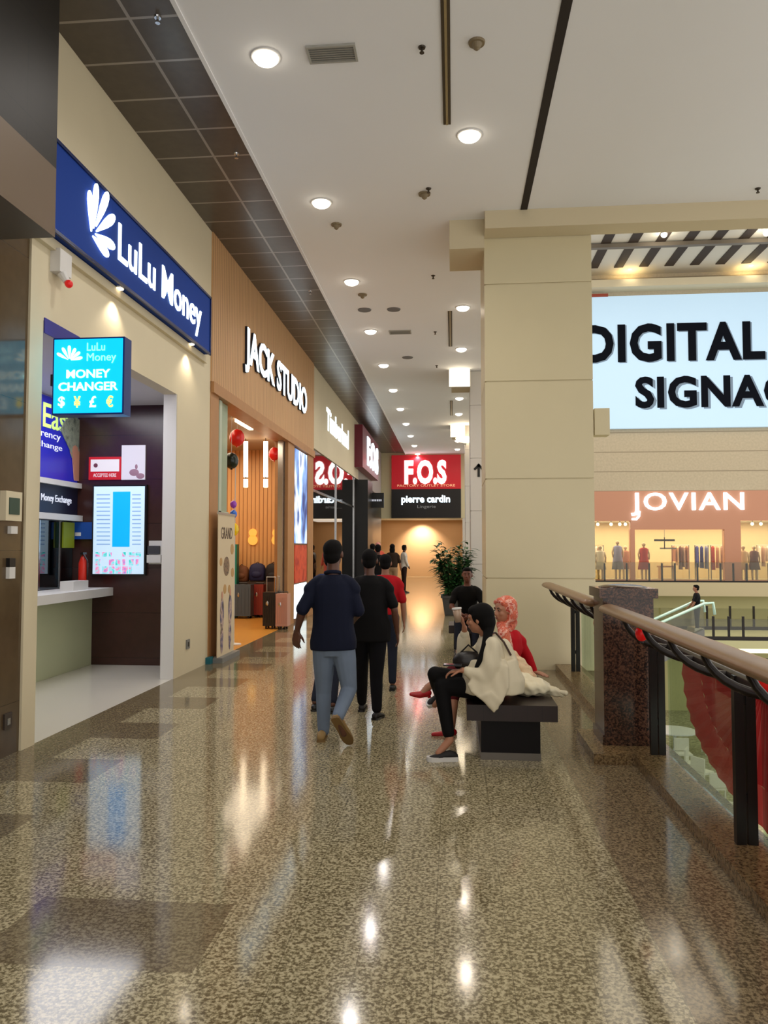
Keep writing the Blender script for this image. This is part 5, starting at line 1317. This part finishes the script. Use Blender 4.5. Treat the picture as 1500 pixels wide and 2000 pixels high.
# blouse tail draped over the seat
bm = bmesh.new(); lat = V((0,-1,0))
secs_ = [(J(958, 1285, 6.16), .20, .17), (J(963, 1325, 6.13), .25, .20), (J(962, 1352, 6.10), .24, .20)]
torso_loft(bm, [(c, a, b) for c, b, a in secs_], lat, V((1,0,0)))
tri = [J(912, 1338, 5.90), J(921, 1352, 5.88), J(938, 1368, 5.87), J(966, 1391, 5.875), J(984, 1368, 5.88), J(993, 1345, 5.90), J(994, 1300, 5.96), J(950, 1290, 5.97)]
poly(bm, tri, (0, .035, 0)); poly(bm, [J(934,1362,5.87), J(950,1376,5.865), J(966,1393,5.865), J(978,1372,5.87), J(960,1350,5.87)], (0,.025,0))
for a, b, r in ((J(966,1290,5.97), J(972,1384,5.885), .02), (J(950,1330,5.95), J(952,1374,5.88), .016), (J(985,1290,6.0), J(988,1355,5.92), .02), (J(925,1330,5.98), J(930,1356,5.89), .014)): limb(bm, [a, b], [r, r*.7], 8)
limb(bm, [J(958,1262,6.03), J(957,1300,5.99), J(948,1326,5.975), J(915,1312,5.96)], [.075, .085, .075, .045])
limb(bm, [J(953,1262,6.36), J(920,1288,6.40), J(905,1284,6.38), J(905,1244,6.32)], [.07, .07, .065, .05])
limb(bm, [J(985,1262,6.2), J(993,1300,6.2), J(990,1335,6.15)], [.06, .09, .10])
me = remesh(bm, .009, 12)
for v in me.vertices: v.co += v.normal*(math.sin(v.co.x*64+v.co.z*22)*.0032+math.sin(v.co.x*31-v.co.z*17)*.0025)
link_mesh('blouse_tail', me, M_blouse, t, smooth=True)
bm = bmesh.new()
F_, L_, U_ = head_basis(j['face']); c = j['head']
ell(bm, c+U_*.035-F_*.03, (L_*.092, F_*.098, U_*.098), 20, 14); ell(bm, c-U_*.02-F_*.06, (L_*.085, F_*.07, U_*.085), 16, 10); ell(bm, c+U_*.07+F_*.02, (L_*.07, F_*.065, U_*.05), 14, 8)
limb(bm, [c-U_*.06-F_*.07, J(953,1238,6.08), J(948,1262,6.0), J(938,1290,5.97), J(926,1312,5.97)], [.05, .038, .032, .026, .012])
link_mesh('hair', remesh(bm, .009, 3), M_hair, t, smooth=True)
bm = bmesh.new(); tube(bm, [J(955,1237,6.1), J(968,1236,6.16), J(984,1254,6.12), J(998,1280,6.12)], .008, 6); obj('bag_strap', bm, mat('strap_brown', (60,36,26), .5), t)
# cup and phone she holds
c = J(893, 1197, 6.24); u_ = V((-.12, 0, 1)).normalized()
t = empty('drink_cup', c-u_*.04, 'clear drink cup with white lid held up by the woman in white', 'cup')
bm = bmesh.new(); a, b = frame(u_); loft(bm, [ring(bm, c-u_*.075, a, b, .026, .026, 16), ring(bm, c+u_*.03, a, b, .036, .036, 16)]); obj('cup', bm, mat('cup_milk', (176,150,128), .2), t, smooth=True)
bm = bmesh.new(); loft(bm, [ring(bm, c+u_*.03, a, b, .040, .040, 16), ring(bm, c+u_*.042, a, b, .038, .038, 16)]); obj('lid', bm, M_white, t)
c = J(884, 1303, 5.95)
t = empty('mobile_phone', c, 'dark mobile phone in the lap hand of the woman in white', 'phone')
bm = box(c.x-.07, c.x+.07, c.y-.035, c.y+.035, c.z+.012, c.z+.022); obj('case', bm, M_black, t, bevel=.003)
bm = box(c.x-.065, c.x+.065, c.y-.031, c.y+.031, c.z+.022, c.z+.0235); obj('screen', bm, mat('phone_glass', (40,40,48), .1), t)
# shoulder bag in her lap
c = J(915, 1292, 6.12)
t = empty('handbag', c-V((0,0,.08)), 'soft black handbag in the lap of the woman in white', 'handbag')
bm = bmesh.new(); ell(bm, c, ((.13,0,0),(0,.07,0),(0,0,.085)), 16, 10); ell(bm, c+V((.07,0,-.03)), ((.09,0,0),(0,.06,0),(0,0,.07)), 14, 8); link_mesh('bag', remesh(bm, .01, 4), mat('leather_black', (20,14,14), .4), t, smooth=True)
bm = bmesh.new(); tube(bm, [c+V((-.06,0,.07)), c+V((0,0,.13)), c+V((.08,0,.06))], .008, 6); obj('handle', bm, M_black, t)

# --- woman in red with headscarf
s = .95
j = {'front': V((-1, -.25, 0)), 'face': V((-.80, -.60, -.04)), 'low': .06}
j['pelvis'] = J(985, 1322, 6.95); j['chest'] = J(994, 1245, 6.95); j['neck'] = J(992, 1222, 6.93); j['head'] = J(984, 1193, 6.90)
j['sh_l'] = J(985, 1248, 6.80); j['sh_r'] = J(1013, 1244, 7.02); j['el_l'] = J(960, 1290, 6.70); j['wr_l'] = J(930, 1300, 6.75)
j['el_r'] = J(1030, 1283, 7.1); j['wr_r'] = J(1042, 1311, 7.12); j['hd_r'] = V((.6,-.5,-.12)); j['hn_r'] = V((0,0,-1)); j['curl_r'] = .15
j['hip_l'] = J(972, 1330, 6.85); j['hip_r'] = J(975, 1326, 7.05)
j['kn_l'] = J(896, 1305, 6.80); j['an_l'] = J(836, 1342, 6.78); j['kn_r'] = J(890, 1322, 7.0); j['an_r'] = J(882, 1420, 6.78)
j['toe_l'] = J(806, 1366, 6.74); j['toe_r'] = J(857, 1441, 6.70); j['toe_r'].z = 0.01; j['heel_r'] = V((j['an_r'].x+.02, 6.78, .05))
j['noshoe'] = True; j['cuff'] = .45
t = person('woman in red top and coral headscarf leaning on her hand behind the woman in white', j, SK3, cloth('red_knit', (196,20,34)), cloth('maroon_trousers', (90,20,26)), M_black, M_hair, s=s, vox=.008, sleeve=1.92, hem=.06, face=True, hair_kind=None)
F_, L_, U_ = head_basis(j['face']); c = j['head']; bm = bmesh.new()
ell(bm, c+U_*.04-F_*.035, (L_*.094, F_*.098, U_*.095), 20, 14); ell(bm, c-U_*.03-F_*.055, (L_*.094, F_*.075, U_*.10), 16, 10)
limb(bm, [c+U_*.075+F_*.05+L_*.05, c+U_*.095+F_*.045, c+U_*.075+F_*.05-L_*.05], [.022, .028, .022], 8)
for sg in (-1, 1): limb(bm, [c+U_*.075+L_*(sg*.06)+F_*.02, c-U_*.02+L_*(sg*.086)-F_*.018, c-U_*.09+L_*(sg*.066)-F_*.0, c-U_*.135+F_*.02], [.024, .018, .020, .03], 8)
limb(bm, [c-U_*.12+F_*.03, c-U_*.16-F_*.02, c-U_*.11-F_*.09], [.05, .065, .05]); limb(bm, [c-U_*.14+F_*.05+L_*.03, J(985,1240,6.74), J(992,1262,6.72), J(1000,1290,6.72)], [.045, .055, .045, .02])
limb(bm, [c+U_*.03-F_*.12-L_*.02, c-U_*.04-F_*.15-L_*.03, c-U_*.12-F_*.13-L_*.04], [.025, .02, .012], 8)
m = patches('scarf_coral', [(160,44,36), (232,130,100), (206,84,60), (244,190,170), (190,60,48)], 22, .8)
link_mesh('headscarf', remesh(bm, .009, 2), m, t, smooth=True)
M_heel = mat('heel_red', (180,16,30), .3)
for (an, toe, nm) in ((j['an_l'], J(803, 1356, 6.74), 'l'), (j['an_r'], V((j['an_r'].x-.16, 6.72, .012)), 'r')):
    d = (toe-an).normalized(); dn = (V((.05,0,-.10)) if nm == 'l' else V((.01,0,0)))
    hl = an+V((.015, 0, -.055)) if nm == 'r' else an+V((.0,0,-.06))
    bm = bmesh.new(); limb(bm, [hl+V((0,0,.01)), hl.lerp(toe, .5)+V((0,0,-.005)), toe], [.034, .032, .018], 10); so = link_mesh('shoe', remesh(bm, .007, 2), M_heel, t, smooth=True)
    bm = bmesh.new(); tip = V((hl.x+.01, hl.y, 0.002)) if nm == 'r' else hl+V((.045, 0, -.07)); cyl(bm, hl+V((0,0,-.01)), tip, .018, .006, 8); obj('stiletto_heel', bm, M_heel, so)
# white plastic bag and pale cloth on the bench
random.seed(21)
t = empty('plastic_bag', J(1040, 1352, 6.3), 'crumpled cream plastic bag lying on right end of the front bench', 'plastic bag')
bm = bmesh.new(); c = J(1035, 1345, 6.35); c.z = .50
ell(bm, c, ((.17,0,0),(0,.16,0),(0,0,.07)), 22, 14); ell(bm, c+V((-.07,.05,.04)), ((.10,0,0),(0,.10,0),(0,0,.07)), 16, 10); limb(bm, [c+V((.10,-.02,0)), c+V((.19,-.06,-.03)), c+V((.25,-.08,-.045))], [.05, .035, .018], 10)
me = remesh(bm, .012, 2)
for v in me.vertices:
    q = v.co; n_ = math.sin(q.x*47+q.y*23)*.006+math.sin(q.y*61-q.z*83)*.005+math.sin(q.x*90+q.z*70)*.004; v.co = q+v.normal*n_
    if v.co.z < .432: v.co.z = .432
bag_ = link_mesh('bag', me, mat('plastic_cream', (226,216,186), .35, noise=.05, nscale=20), t, smooth=True)
bm = bmesh.new(); limb(bm, [c+V((.2,-.07,-.02)), c+V((.27,-.1,-.03)), c+V((.26,-.05,-.05))], [.012, .02, .01], 8); obj('knot', bm, mat('plastic_cream', (226,216,186)), t, smooth=True)
t = empty('folded_cloth', J(1015, 1310, 6.6), 'pale pink-cream patterned cloth heaped between the seated women and the plastic bag', 'cloth')
bm = bmesh.new(); limb(bm, [J(1004,1276,6.62), J(1012,1294,6.60), J(1025,1312,6.58), J(1038,1326,6.55)], [.03, .06, .065, .05]); limb(bm, [J(1005,1300,6.6), J(1010,1326,6.6)], [.07, .09])
me = remesh(bm, .012, 3)
for v in me.vertices: v.co += v.normal*(math.sin(v.co.x*60+v.co.z*40)*.006+math.sin(v.co.z*90+v.co.y*30)*.004)
link_mesh('cloth', me, patches('cloth_floral', [(206,150,120), (232,206,170), (226,196,160)], 14, .8), t, smooth=True)
